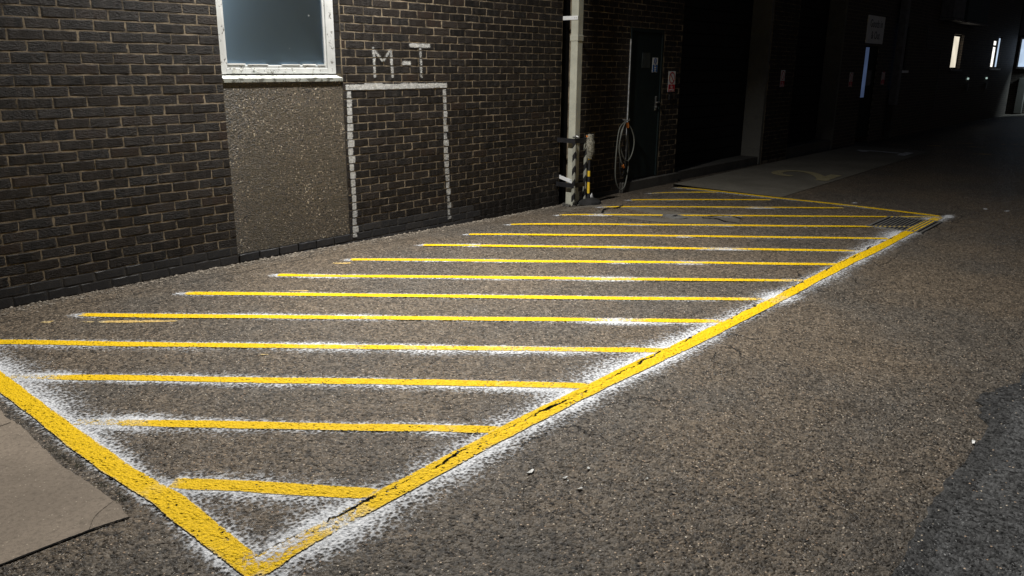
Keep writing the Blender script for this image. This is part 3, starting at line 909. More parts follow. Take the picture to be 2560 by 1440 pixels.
def brickwork(wall, x0, x1, z_lo, z_hi, phase, holes=(), limit=300, dark_brick_top=0.15, y=0.0, rt_seed=0, toothed=False):
    r = random.Random(rt_seed)
    items = []
    c0 = math.floor(z_lo / 0.075 + 1e-6)
    for c in range(c0, math.ceil(z_hi / 0.075 - 1e-6)):
        za = c * 0.075; zc = za + 0.0375
        off = phase + (0.1125 if c % 2 else 0.0)
        spans = [(x0, x1)]
        for (hx0, hx1, hz0, hz1) in holes:
            if hz0 < zc < hz1:
                ns = []
                for a, b in spans:
                    if hx1 <= a or hx0 >= b: ns.append((a, b)); continue
                    if hx0 > a: ns.append((a, hx0))
                    if hx1 < b: ns.append((hx1, b))
                spans = ns
        for a, b in spans:
            k = math.floor((a - off) / 0.225)
            while off + k * 0.225 < b - 1e-6:
                p = max(a, off + k * 0.225); q = min(b, off + (k + 1) * 0.225); k += 1
                if q - p < 0.045: continue
                items.append((p + 0.0042, q - 0.0042, zc))
    items.sort(key=lambda t: -proj_size((t[0] + t[1]) / 2, t[2]))
    sv, sf, sr = [], [], []
    for n, (p, q, zc) in enumerate(items):
        L = q - p
        kind = 'full' if L > 0.15 else 'half'; base = 0.215 if kind == 'full' else 0.102
        mk = 'eng' if zc < dark_brick_top else 'brick'  # lowest courses use a darker, smoother brick than the rest
        vi = r.randrange(len(VAR[kind]))
        loc = Vector(((p + q) / 2 + r.uniform(-0.0015, 0.0015), y + r.uniform(-0.0006, 0.0006), zc + r.uniform(-0.0012, 0.0012)))
        flip = r.random() < 0.5
        if n < limit:
            o = bpy.data.objects.new('brick', VM[kind, mk][vi])
            o.location = loc - Vector(wall.location)
            o.scale = (L / base, 1, 1)
            o.rotation_euler = (r.uniform(-0.006, 0.006), r.uniform(-0.006, 0.006), r.uniform(-0.004, 0.004))
            o.parent = wall
            COL.objects.link(o)
        else:
            v, f = VAR[kind][vi]; b0 = len(sv); s = L / base; rv = r.random()
            if mk == 'eng': rv = 0.0
            sv += [(loc.x + a * s, loc.y + b, loc.z + c_) for a, b, c_ in v]; sf += [tuple(i + b0 for i in t) for t in f]; sr += [rv] * len(v)
    if sv:
        m = MB(); m.v, m.f, m.mi = sv, sf, [0] * len(sf)
        o = m.build('brickwork', M['brick_stuff'], parent=wall, kind='stuff')
        o.data.attributes.new('rnd', 'FLOAT', 'POINT').data.foreach_set('value', sr)

def mortar_bed(wall, rects, y0=-0.0008, y1=0.22):
    m = MB()
    for a, b, c, d in rects: m.box(a, b, y0, y1, c, d)
    o = m.build('mortar', M['mortar'], parent=wall)
    return o
def mortar_low(wall, rects, y0=-0.0008, y1=0.22):
    m = MB()
    for a, b, c, d in rects: m.box(a, b, y0, y1, c, d)
    return m.build('plinth_mortar', M['mortar_dark'], parent=wall)

TOP = 3.3
GW = None
wl = empty('brick_wall', (2.4, 0, 0), label='dark rustic brick wall left of the white window', cat='wall')
brickwork(wl, 1.30, 3.50, -0.075, 2.55, 0.0 + 1.30, rt_seed=1)
mortar_bed(wl, [(0.6, 3.495, 0.15, TOP)]); mortar_low(wl, [(0.6, 3.495, -0.2, 0.15)])

wm = empty('brick_wall', (6.4, 0, 0), label='dark brick wall with the white painted rectangle and lettering', cat='wall')
brickwork(wm, 4.70, 8.02, -0.15, 2.7, 4.748, rt_seed=2)
mortar_bed(wm, [(4.705, 8.02, 0.15, TOP)]); mortar_low(wm, [(4.705, 8.02, -0.2, 0.15)])

wr = empty('brick_wall', (9.5, 0, 0), label='brick wall between the downpipe and the first loading door, holding the dark door', cat='wall')
DX0, DX1, DZ0, DZ1 = 9.53, 10.43, 0.10, 2.17
brickwork(wr, 8.21, 10.95, -0.15, 2.75, 8.32, holes=((DX0, DX1, -0.05, DZ1), (9.42, 10.98, -0.2, 0.09)), rt_seed=3, dark_brick_top=0.0)
mortar_bed(wr, [(8.21, DX0, 0.0, TOP), (DX0, DX1, DZ1, TOP), (DX1, 10.94, 0.0, TOP)]); mortar_low(wr, [(8.21, 10.94, -0.2, 0.0)])
# black movement joint between the two lengths of wall
MB().box(8.02, 8.21, 0.03, 0.2, -0.2, TOP).build('movement_joint', M['black'], parent=wr)
# upper wall and roof edge above the picture
for a, b, lb in ((0.6, 10.94, 'plain dark cladding band above the brick walls, near end'), ):
    m = MB(); m.box(a, b, 0.02, 0.25, TOP, 5.6); m.box(a, b, -0.06, 0.3, 5.6, 5.75)
    m.build('upper_cladding', M['grey_panel'], label=lb, cat='wall')

# ------------------------------------------------------------------ window bay
wb_ = empty('window_bay', (4.1, 0.0, 0.0), label='white framed window with dark glass over a pebbledash panel', cat='window')
MB().box(3.502, 4.702, 0.008, 0.16, 0.078, 1.512).build('pebbledash_panel', M['pebble'], parent=wb_)
fr = MB()
fr.box(3.504, 3.585, 0.075, 0.16, 1.575, 2.95, b=0.003)
fr.box(4.600, 4.690, 0.075, 0.16, 1.575, 2.95, b=0.003)
fr.box(3.585, 4.600, 0.078, 0.16, 1.578, 1.625, b=0.003)
fr.box(3.585, 4.600, 0.078, 0.16, 2.90, 2.95, b=0.003)
fo = fr.build('frame', M['frame'], parent=wb_)
sa = MB()
sa.box(3.586, 3.606, 0.088, 0.14, 1.626, 2.90, b=0.003)
sa.box(4.578, 4.600, 0.088, 0.14, 1.626, 2.90, b=0.003)
sa.box(3.606, 4.578, 0.088, 0.14, 1.626, 1.650, b=0.003)
sb = sa.build('sash', M['frame'], parent=wb_)
x = 3.608
while x < 4.575:
    L = random.uniform(0.05, 0.2)
    if random.random() < 0.7: MB().box(x, min(x + L, 4.576), 0.082, 0.10, 1.651, 1.651 + random.uniform(0.004, 0.011)).build('putty', M['chip'], parent=wb_)
    x += L + random.uniform(0.01, 0.08)
MB().box(3.600, 4.590, 0.103, 0.112, 1.64, 2.93).build('glass_pane', M['glass'], parent=wb_)
MB().box(3.504, 4.690, 0.17, 0.22, 1.5, 3.0).build('blackout_board', M['black'], parent=wb_)
s = MB()
s.hexa([(3.503, -0.003, 1.512), (4.700, -0.003, 1.512), (4.690, 0.12, 1.512), (3.503, 0.12, 1.512), (3.503, -0.003, 1.542), (4.700, -0.003, 1.542), (4.690, 0.12, 1.574), (3.503, 0.12, 1.574)])
so_ = s.build('sill', M['sill'], parent=wb_)
MB().box(3.503, 4.700, -0.0065, -0.0035, 1.511, 1.541).build('sill_face', M['sill_face'], parent=wb_)
# flakes of paint curling off the bottom rail
for k in range(14):
    fl = MB()
    x = random.uniform(3.6, 4.55); z = random.uniform(1.58, 1.62); a = random.uniform(0.01, 0.035)
    fl.poly([(x, 0.0765, z), (x + a, 0.073, z + random.uniform(-.01, .01)), (x + a * .6, 0.062, z + random.uniform(.008, .02)), (x - a * .2, 0.070, z + .012)])
    fl.build('peeling_flake', M['chip'], parent=wb_)
# brick return on the right of the window, its own bricks
for c in range(21, 39):
    zc = c * 0.075 + 0.0375
    o = bpy.data.objects.new('return_brick', VM['half', 'brick'][c % 6]); o.parent = wb_
    o.location = Vector((4.6925, 0.05, zc)) - Vector(wb_.location); o.rotation_euler = (0, 0, -math.pi / 2); o.scale = (0.85, 0.35, 1)
    COL.objects.link(o)
MB().box(4.696, 4.7045, 0.0, 0.16, 1.5, TOP).build('reveal_mortar', M['mortar'], parent=wb_)
MB().box(3.495, 3.5015, 0.009, 0.16, -0.1, TOP).build('reveal_mortar', M['mortar'], parent=wb_)
MB().box(4.7025, 4.7048, 0.0, 0.16, -0.1, 1.5).build('reveal_mortar', M['mortar_dark'], parent=wb_)  # darker mortar paints in the shadow gap beside the panel
# plinth course of blue bricks under the panel
for k in range(6):
    x0 = 3.505 + k * 0.2
    for zc in (0.0375, -0.0375):
        o = bpy.data.objects.new('plinth_brick', VM['full', 'eng'][k]); o.parent = wb_
        o.location = Vector((x0 + 0.1, 0.0 + random.uniform(-.002, .002), zc)) - Vector(wb_.location); o.scale = (0.19 / 0.215, 1.4, 1.02)
        COL.objects.link(o)
MB().box(3.502, 4.702, 0.009, 0.16, -0.2, 0.077).build('plinth_mortar', M['mortar_dark'], parent=wb_)
MB().box(3.495, 4.705, 0.02, 0.25, 2.951, TOP).build('lintel', M['concrete'], parent=wb_)

# ------------------------------------------------------------------ white paint on the brick
def paint_rect(m, cov, x0, x1, z0, z1, xs0=0.0, amp=0.6, y=-0.0078):
    """ragged painted strip, dense grid so that the edge coverage fades"""
    nx_ = max(2, int((x1 - x0) / 0.012)) + 2; nz_ = max(2, int((z1 - z0) / 0.012)) + 2
    b = len(m.v)
    for j in range(nz_ + 1):
        for i in range(nx_ + 1):
            u = -0.012 + (x1 - x0 + 0.024) * i / nx_; w = -0.012 + (z1 - z0 + 0.024) * j / nz_
            m.v.append((x0 + u + xs0 * (1 - (z0 + w - z0) / max(z1 - z0, .01)), y, z0 + w))
            cz = int((z0 + w) / 0.075 + 10) if x1 - x0 < 0.2 else int((x0 + u) / 0.225)
            jl, jr = 0.009 * math.sin(cz * 12.9898 + x0), 0.009 * math.sin(cz * 78.233 + x0 * 3)
            if x1 - x0 < 0.2: e = min(u + jl - 0.003, x1 - x0 - u + jr - 0.003, w, z1 - z0 - w)
            else: e = min(u, x1 - x0 - u, w + jl * .6, z1 - z0 - w + jr * .6)
            cov.append(amp * min(1, max(0, e / 0.012 + 0.5)))
    for j in range(nz_):
        for i in range(nx_):
            a = b + j * (nx_ + 1) + i; m.f.append((a, a + 1, a + nx_ + 2, a + nx_ + 1)); m.mi.append(0)
def paint_stroke(m, cov, p0, p1, hw, amp=0.55, y=-0.0078):
    a = Vector((p0[0], 0, p0[1])); b = Vector((p1[0], 0, p1[1])); d = (b - a).normalized(); n = Vector((-d.z, 0, d.x)); L = (b - a).length
    ns = int(L / 0.012) + 2; b0 = len(m.v)
    for i in range(ns + 1):
        s = -0.01 + (L + 0.02) * i / ns
        for q in (-1.5, -0.9, -0.4, 0.4, 0.9, 1.5):
            p = a + d * s + n * hw * q; m.v.append((p.x, y, p.z))
            cov.append(amp * min(1, max(0, (hw * 1.25 - abs(q * hw)) / (0.5 * hw))) * min(1, max(0, min(s, L - s) / 0.02 + 0.6)))
    for i in range(ns):
        for j in range(5):
            k = b0 + i * 6 + j; m.f.append((k, k + 1, k + 7, k + 6)); m.mi.append(0)
def paint_obj(name, m, cov, parent=None, **k):
    o = m.build(name, M['wall_paint'], parent=parent, **k)
    o.data.attributes.new('cov', 'FLOAT', 'POINT').data.foreach_set('value', cov)
    return o
goal = empty('painted_rectangle', (5.38, 0, 0.75), label='white painted open rectangle on the dark bricks right of the window', cat='wall marking')
m, c = MB(), []; paint_rect(m, c, 4.722, 6.045, 1.428, 1.488, amp=0.56); paint_obj('top_bar', m, c, goal)
m, c = MB(), []; paint_rect(m, c, 4.722, 4.795, 0.03, 1.426, amp=0.58, y=-0.0079); paint_obj('side_bar', m, c, goal)
m, c = MB(), []; paint_rect(m, c, 5.960, 6.032, 0.03, 1.426, 0.05, amp=0.52, y=-0.0079); paint_obj('side_bar', m, c, goal)
let = empty('painted_lettering', (5.44, 0, 1.68), label='white hand painted letters M-T on the bricks above the rectangle', cat='wall marking')
m, c = MB(), []
paint_stroke(m, c, (5.072, 1.825), (5.078, 1.53), 0.022, 0.50); paint_stroke(m, c, (5.285, 1.815), (5.298, 1.535), 0.022, 0.50, -0.0082)
paint_stroke(m, c, (5.075, 1.80), (5.185, 1.69), 0.020, 0.46, -0.0085); paint_stroke(m, c, (5.185, 1.69), (5.285, 1.80), 0.020, 0.46, -0.0088)
paint_obj('letter_m', m, c, let)
m, c = MB(), []; paint_stroke(m, c, (5.42, 1.676), (5.545, 1.676), 0.025, 0.56); paint_obj('dash', m, c, let)
m, c = MB(), []; paint_stroke(m, c, (5.525, 1.848), (5.815, 1.848), 0.023, 0.58); paint_stroke(m, c, (5.675, 1.83), (5.682, 1.53), 0.022, 0.50, -0.0082); paint_obj('letter_t', m, c, let)

# ------------------------------------------------------------------ downpipe
PX0, PX1, PY0, PY1 = 8.015, 8.120, -0.235, -0.130
dp = empty('downpipe', (8.06, -0.18, 0), label='square cream painted downpipe standing off the wall at the black joint', cat='pipe')
MB().box(PX0, PX1, PY0, PY1, 0.06, 4.6, b=0.006).build('shaft', M['pipe'], parent=dp)
MB().box(PX0 - .006, PX1 + .006, PY0 - .006, PY1 + .006, 1.95, 2.02, b=0.004).build('socket', M['pipe'], parent=dp)
MB().box(PX0 - .010, PX1 + .010, PY0 - .010, PY1 + .010, -0.04, 0.13, b=0.004).build('socket', M['pipe'], parent=dp)
for z, tilt in ((2.215, 0.0), (0.285, -0.05)):
    b = MB(); b.hexa([(PX0 - .004, -0.01, z - .022 + tilt * -.5), (PX0 + .004, -0.01, z - .022 + tilt * -.5), (PX0 - .0, PY0, z - .022 + tilt * .5), (PX0 - .009, PY0, z - .022 + tilt * .5),
            (PX0 - .004, -0.01, z + .022 + tilt * -.5), (PX0 + .004, -0.01, z + .022 + tilt * -.5), (PX0 - .0, PY0, z + .022 + tilt * .5), (PX0 - .009, PY0, z + .022 + tilt * .5)])
    br = b.build('bracket', M['white'], parent=dp)
    for dy in (-0.19, -0.215):
        MB().tube([(PX0 - .008, dy, z), (PX0 - .014, dy, z)], 0.005, 6).build('bolt', M['steel'], parent=br)
mm = MB()
for k in range(9):
    a = 2 * math.pi * k / 9
    mm.hexa([(8.06 + math.cos(a + q) * r_ * random.uniform(.9, 1.1), -0.185 + math.sin(a + q) * r_ * random.uniform(.9, 1.1), zz) for zz in (-0.06, -0.02) for (q, r_) in ((-.4, .06), (.0, .06), (.0, .13), (-.4, .13))])
mm.build('mortar_collar', M['dark_concrete'], parent=dp)

# guard cage round the pipe
gd = empty('pipe_guard', (8.10, -0.12, 0), label='black steel guard with chevron taped uprights caging the downpipe foot', cat='guard')
GX0, GX1, GY = 7.955, 8.235, -0.275
for z, nm in ((0.775, 0), (0.225, 1)):
    b = MB(); h = 0.028
    b.box(GX0, GX0 + .008, GY, -0.004, z - h, z + h); b.box(GX0, GX1, GY - .008, GY, z - h, z + h); b.box(GX1 - .008, GX1, GY, -0.004, z - h, z + h)
    b.build('strap', M['black_plain'], parent=gd)
for x in (GX0 + .004, GX1 - .038):
    b = MB(); b.box(x, x + .026, GY - .014, GY - .009, 0.02, 0.745); b.box(x, x + .004, GY - .009, GY + .03, 0.02, 0.745)
    b.build('upright', M['hazard'], parent=gd)
MB().box(GX1 - .03, GX1 + .01, GY - .02, GY + .01, 0.806, 0.83, b=0.003).build('cap', M['orange'], parent=gd)
MB().tube([(GX0 + .02, GY + .04, 0.815), (GX0 + .06, GY + .02, 0.83), (GX0 + .07, GY - .01, 0.815)], 0.012, 8).build('clamp', M['steel'], parent=gd)

# striped post with mop head
po = empty('barrier_post', (8.215, -0.33, 0), label='yellow and black striped post on a rubber base topped by a shaggy mop head', cat='post')
A, B = Vector((8.205, -0.33, 0.04)), Vector((8.245, -0.30, 0.60))
for k in range(8):
    a, b = A.lerp(B, k / 8), A.lerp(B, (k + 1) / 8)
    MB().tube([a, b], 0.017, 10).build('band', M['yellow_plain' if k in (1, 4, 7) or k == 2 else 'black_plain'], parent=po)
mh = MB()
hp, hr = [], []
for k in range(9):
    t = k / 8; hp.append((8.245 + 0.006 * math.sin(t * 5), -0.30, 0.545 + 0.30 * t)); hr.append(0.012 + 0.045 * math.sin(math.pi * (0.10 + 0.84 * t)) ** 0.8)
mh.tube(hp, hr, 10)
for k in range(420):
    t = random.random(); an = random.uniform(0, 6.28); i = int(t * 7.99)
    r_ = hr[i] * 0.92; c_ = Vector(hp[i]).lerp(Vector(hp[i + 1]), t * 8 - i)
    o_ = c_ + Vector((math.cos(an), math.sin(an), 0)) * r_
    d_ = Vector((math.cos(an), math.sin(an), random.uniform(-1.3, .2))).normalized() * random.uniform(.012, .028)
    s_ = Vector((-math.sin(an), math.cos(an), random.uniform(-.4, .4))) * .004
    mh.poly([o_ - s_, o_ + s_, o_ + d_])
mh.build('mop_head', M['mop'], parent=po)
bs = MB(); bs.tube([(8.215, -0.34, -0.02), (8.215, -0.34, 0.012), (8.215, -0.34, 0.035), (8.213, -0.337, 0.052)], [0.16, 0.15, 0.10, 0.035], 16); bs.build('rubber_base', M['rubber'], parent=po)
wp = MB(); wp.hexa([(8.24, -0.36, 0.04), (8.30, -0.35, 0.03), (8.31, -0.31, 0.03), (8.25, -0.31, 0.04), (8.235, -0.35, 0.075), (8.275, -0.34, 0.105), (8.28, -0.32, 0.10), (8.245, -0.31, 0.08)]); wp.build('white_rag', M['white'], parent=po)

# ------------------------------------------------------------------ door
dr = empty('fire_door', (9.98, 0, 0.1)); dr.parent = wr; dr.location = Vector((9.98, 0, 0.1)) - Vector(wr.location)
def child_of_door(mb_, name, mat, **k):
    o = mb_.build(name, mat, **k); o.parent = dr; o.matrix_parent_inverse = Matrix.Translation(-Vector((9.98, 0, 0.1))); return o
d = MB(); d.box(DX0 + .012, DX0 + .05, -0.012, 0.10, DZ0, DZ1 - .002, b=.002); d.box(DX1 - .045, DX1 - .002, 0.0, 0.10, DZ0, DZ1 - .002, b=.002); d.box(DX0 + .05, DX1 - .045, 0.0, 0.10, DZ1 - .05, DZ1 - .002, b=.002)
child_of_door(d, 'door_frame', M['door'])
child_of_door(MB().box(DX0 + .052, DX1 - .047, 0.018, 0.065, DZ0 + .006, DZ1 - .053, b=.002), 'door_leaf', M['door'])
M['strip'] = plain('grey_white_strip', (0.38, 0.39, 0.40), 0.5, 0.4, var=0.3, scale=25)
child_of_door(MB().box(DX0 + .003, DX0 + .0115, -0.016, 0.05, DZ0 + .25, 2.02), 'white_edge_strip', M['strip'])
vp = MB(); vp.box(9.88, 10.09, 0.012, 0.0175, 1.645, 1.85); child_of_door(vp, 'vision_panel', plain('wired_glass', (0.045, 0.055, 0.055), 0.35, 0.5))
hd = MB(); hd.box(10.285, 10.325, 0.008, 0.0178, 1.05, 1.25, b=.002); hd.tube([(10.305, -0.035, 1.165), (10.245, -0.04, 1.165)], .010, 8); hd.tube([(10.305, 0.01, 1.165), (10.305, -0.036, 1.165)], .011, 8); hd.tube([(10.305, 0.0, 1.165), (10.375, -0.002, 1.163)], .012, 8); hd.tube([(10.30, .01, 1.10), (10.30, -.012, 1.10)], .014, 8)
child_of_door(hd, 'handle', M['steel'])
st = MB(); st.box(9.42, 10.99, -0.055, 0.1, -0.12, 0.088, b=0.008); st.build('door_step', M['dark_concrete'], parent=wr)

# signs
def sign(name, x0, x1, z0, z1, y, label, split=0.36, low='red', cat='sign', group=None, txt=None, lines=None, real=True):
    e = empty(name, ((x0 + x1) / 2, y, (z0 + z1) / 2), label=label, cat=cat, group=group)
    MB().box(x0, x1, y - .004, y, z0, z1, b=.001).build('plate', M['white'], parent=e)
    zs = z0 + (z1 - z0) * split
    MB().box(x0 + .006, x1 - .006, y - .0055, y - .0045, z0 + .006, zs).build('colour_field', M[low], parent=e)
    return e
def ring(m, cx, cz, y, ra, rb, n=28, t=.0008):
    for k in range(n):
        a, b = 2 * math.pi * k / n, 2 * math.pi * (k + 1) / n
        m.quad(*[(cx + math.cos(q) * r, y, cz + math.sin(q) * r) for q, r in ((a, ra), (a, rb), (b, rb), (b, ra))])
def disc(m, cx, cz, y, r, n=28, sx=1.0):
    m.poly([(cx + math.cos(2 * math.pi * k / n) * r * sx, y, cz + math.sin(2 * math.pi * k / n) * r) for k in range(n)])
NP = 'no parking signs on the brick piers'
def no_parking(x0, x1, z0, z1, y, label):
    e = sign('no_parking_sign', x0, x1, z0, z1, y, label, 0.36, 'red', group=NP)
    cx, cz = (x0 + x1) / 2, z0 + (z1 - z0) * 0.68; r = (x1 - x0) * 0.42
    m = MB(); ring(m, cx, cz, y - .0062, r * .80, r)
    d_ = r * .86
    a = math.radians(-45); ux, uz = math.cos(a), math.sin(a)
    m.quad(*[(cx + ux * d_ * p + (-uz) * r * .1 * q, y - .0064, cz + uz * d_ * p + ux * r * .1 * q) for p, q in ((-1, -1), (1, -1), (1, 1), (-1, 1))])
    m.build('prohibition_ring', M['red'], parent=e)
    text('lettering', 'No\nparking', cx, y - .0068, z0 + (z1 - z0) * 0.18, (z1 - z0) * 0.165, M['white'], e, spacing=0.8)
    return e
no_parking(10.585, 10.785, 1.305, 1.60, -0.008, 'red and white no parking sign between the dark door and the first loading door')
no_parking(14.63, 14.82, 1.32, 1.62, -0.008, 'small no parking sign on the brick pier between the loading doors')
no_parking(18.34, 18.56, 1.27, 1.575, -0.003, 'dim no parking sign left of the narrow far doorway')
no_parking(20.57, 20.82, 1.29, 1.582, -0.003, 'dim no parking sign right of the narrow far doorway')
fs = sign('fire_door_sign', 10.16, 10.30, 1.585, 1.785, 0.0165, 'blue and white fire door sign stuck on the dark door', 0.52, 'blue')
m = MB(); disc(m, 10.23, 1.738, 0.0103, 0.042, sx=.85); m.build('blue_disc', M['blue'], parent=fs)
m = MB(); m.box(10.2255, 10.2345, 0.0085, 0.0095, 1.722, 1.768); disc(m, 10.23, 1.711, 0.0090, 0.006); m.build('exclamation_mark', M['white'], parent=fs)
text('lettering', 'Fire\ndoor\nkeep\nshut', 10.23, 0.0098, 1.640, 0.030, M['white'], fs, spacing=0.8)
MB().box(10.62, 10.68, -0.03, -0.004, 1.19, 1.28, b=.004).build('door_bell', M['black_plain'], label='small black box below the no parking sign by the door', cat='box')

# hose coil
hs = empty('hose_coil', (9.40, -0.05, 0.95), label='grey hose hung in long loops beside the dark door', cat='hose')
Y = -0.05
l1 = [(9.42, Y, .94), (9.28, Y, .83), (9.20, Y - .02, .54), (9.20, Y - .02, .21), (9.28, Y - .02, .045), (9.37, Y - .02, .005), (9.46, Y - .02, .07), (9.52, Y - .015, .29), (9.52, Y - .01, .57), (9.49, Y, .80), (9.44, Y, .93)]
l2 = [(9.43, Y - .02, .95), (9.33, Y - .03, .86), (9.25, Y - .03, .62), (9.30, Y - .03, .42), (9.36, Y - .03, .34)]
l3 = [(9.43, Y, .93), (9.32, Y - .01, .80), (9.29, Y - .02, .62), (9.38, Y - .03, .44), (9.50, Y - .03, .40), (9.60, Y - .03, .52), (9.62, Y - .03, .68), (9.56, Y - .02, .82), (9.48, Y - .01, .90)]
l4 = [(9.47, Y, .90), (9.47, Y - .02, .60), (9.43, Y - .02, .30), (9.36, Y - .02, .20), (9.31, Y - .02, .30), (9.30, Y - .02, .50)]
for k, l in enumerate((l1, l2, l3, l4)):
    MB().tube(catmull(l, 6), 0.0085 if k != 3 else 0.007, 8).build('loop', M['hose'] if k != 3 else M['rubber'], parent=hs, smooth=True)
MB().tube([(9.36, Y - .03, .345), (9.39, Y - .03, .31)], 0.018, 8).build('connector', M['orange'], parent=hs)
MB().tube([(9.455, Y - .01, .92), (9.475, Y - .01, .85)], 0.020, 8).build('connector', M['orange'], parent=hs)
MB().tube([(9.43, -0.0, .955), (9.43, Y - .06, .95), (9.43, Y - .065, .975)], 0.008, 8).build('hook', M['iron'], parent=hs)

# ------------------------------------------------------------------ loading bays
def bay(x0, x1, xj, label, zs=0.09):
    e = empty('loading_bay', ((x0 + x1) / 2, 0, 0), label=label, cat='loading door')
    n = 40
    for k in range(18):
        z0 = zs + k * 0.19
        MB().box(x0 + .02, xj - .30, 0.345, 0.372, z0 + .004, z0 + .186, b=.006).build('slat', M['shutter'], parent=e)
    MB().box(xj - 0.34, xj - 0.0, 0.36, 0.40, zs, 3.55).build('guide_post', M['shutter'], parent=e)
    MB().box(xj, xj + .09, 0.004, 0.36, -0.05, 3.55, b=.004).build('concrete_jamb', M['concrete'], parent=e)
    MB().box(x0 - .0, x0 + .015, 0.03, 0.36, -0.05, 3.55).build('jamb_lining', M['dark_concrete'], parent=e)
    MB().box(x0 + .015, xj, 0.02, 0.36, -0.15, zs, b=.006).build('threshold', M['dark_concrete'], parent=e)
    MB().box(x0, xj + .1, 0.0, 0.4, 3.55, 3.9).build('lintel', M['dark_concrete'], parent=e)
    MB().box(x0, xj, 0.40, 0.45, -0.1, 3.55).build('inner_wall', M['black'], parent=e)
    return e
bay(10.955, 13.60, 14.02, 'black roller shuttered loading bay next to the dark door, nearer of the two')
bay(15.27, 17.2, 17.70, 'black roller shuttered loading bay behind the brick pier, farther of the two', 0.16)
w1 = empty('brick_wall', (14.6, 0, 0), label='brick pier between the two black loading bays', cat='wall')
brickwork(w1, 14.12, 15.26, 0.0, 3.6, 14.12, limit=0, rt_seed=5, dark_brick_top=-1)
mortar_bed(w1, [(14.115, 15.26, -0.1, 3.6)])
# far length of wall
w2 = empty('brick_wall', (24, 0, 0), label='unlit brick wall running to the far end of the yard', cat='wall')
m = MB()
cuts = [(19.22, 20.12, 0.1, 2.15), (21.62, 22.42, 1.62, 2.72), (26.95, 28.15, 1.66, 2.66), (32.5, 33.05, 1.7, 2.66), (33.25, 33.9, 1.7, 2.78)]
xs2 = [17.79] + [q for c_ in cuts for q in c_[:2]] + [36.6]
for i in range(0, len(xs2), 2): m.box(xs2[i], xs2[i + 1], 0.0, 0.3, -0.2, 5.2)
for a, b, c_, d_ in cuts:
    if c_ > 0.2: m.box(a, b, 0.0, 0.3, -0.2, c_)
    m.box(a, b, 0.0, 0.3, d_, 5.2)
m.build('brickwork', M['far_brick'], parent=w2)
m = MB(); m.box(10.95, 17.79, 0.05, 0.4, 3.9, 5.6); m.build('upper_cladding', M['grey_panel'], label='plain dark cladding above the loading bays', cat='wall')
# narrow doorway under the goods sign
MB().box(19.22, 20.12, 0.03, 0.10, 0.1, 2.15).build('door_leaf', M['door'], parent=w2)
MB().box(19.24, 19.50, 0.012, 0.028, 1.02, 2.12).build('door_glass', M['dim_blue'], parent=w2)
MB().box(19.53, 19.86, 0.014, 0.028, 1.28, 1.62).build('notice', M['grey_panel'], parent=w2)
MB().box(20.095, 20.118, -0.006, -0.001, 0.15, 2.13).build('door_edge', M['hazard'], parent=w2)
def lit(x0, x1, z0, z1, mat, sill_mat, nm='window', mull=None, y=0.1):
    e = MB().box(x0, x1, y, y + .04, z0, z0 + .05).box(x0, x1, y, y + .04, z1 - .05, z1).box(x0, x0 + .05, y, y + .04, z0 + .05, z1 - .05).box(x1 - .05, x1, y, y + .04, z0 + .05, z1 - .05)
    if mull: e.box(x0 + .05, x1 - .05, y, y + .04, mull - .03, mull + .03)
    o = e.build('window', M['dark_concrete'], parent=w2)
    for k, (a, b) in enumerate(((z0 + .05, (mull - .03) if mull else z1 - .05),) + (((mull + .03, z1 - .05),) if mull else ())):
        p_ = MB().box(x0 + .05, x1 - .05, y + .015, y + .025, a, b).build('pane', mat); p_.parent = o
    q_ = MB().box(x0 - .05, x1 + .12, -0.06, y, z0 - .06, z0 - .002).build('sill', sill_mat); q_.parent = o
lit(21.62, 22.42, 1.62, 2.72, M['dark_glass'], M['white'], y=0.01)
MB().box(21.44, 21.475, -0.05, -0.006, 1.15, 2.70).build('pipe_edge_glow', M['dim_blue'], parent=w2)  # glowing strip added to imitate bluish light on the downpipe's edge
lit(26.95, 28.15, 1.66, 2.66, M['lit_cream'], M['grey_panel'])
lit(32.5, 33.05, 1.7, 2.66, M['lit_white'], M['white'], mull=2.44, y=0.01)
lit(33.25, 33.9, 1.7, 2.78, M['lit_blue'], M['white'], y=0.05)
# goods sign
gs = empty('goods_sign', (19.66, -0.02, 2.5), label='pale rectangular sign lettered Goods in & Out above the narrow door', cat='sign')
MB().box(19.08, 20.24, -0.03, -0.003, 2.205, 2.80, b=.006).build('board', M['white'], parent=gs)
text('lettering', 'Goods in\n& Out', 19.66, -0.0325, 2.50, 0.235, M['dark_text'], gs, spacing=1.05)
# second downpipe, cables, panels, indicator lamps
d2 = empty('downpipe', (21.3, -0.12, 0), label='dark far downpipe beside the unlit window', cat='pipe')
MB().box(21.18, 21.40, -0.22, -0.05, 0.8, 4.6, b=.01).build('shaft', M['grey_panel'], parent=d2)
MB().box(21.22, 21.36, -0.18, -0.05, 0.0, 0.8, b=.01).build('foot', M['dark_concrete'], parent=d2)
MB().tube([(23.95, -.02, 2.78), (24.08, -.02, 2.2), (25.6, -.02, 2.2), (25.72, -.02, 0.35)], 0.012, 6).build('cable', M['grey_panel'], label='thin grey cable looped down the far dark wall', cat='cable')
for k, (a, b, mt, lb) in enumerate(((25.0, 26.2, 'grey_panel', 'dim grey overhanging box high on the far wall'), (26.6, 29.2, 'cladding', 'dark teal overhanging box beside the grey one'))):
    e = empty('overhanging_box', ((a + b) / 2, -0.3, 3.0), label=lb, cat='box')
    MB().box(a, b, -0.35, -0.002, 3.0, 4.3, b=.02).build('casing', M[mt], parent=e)
    MB().box(a - .02, b + .02, -0.38, -0.004, 2.95, 2.998).build('drip_edge', M['grey_panel'], parent=e)
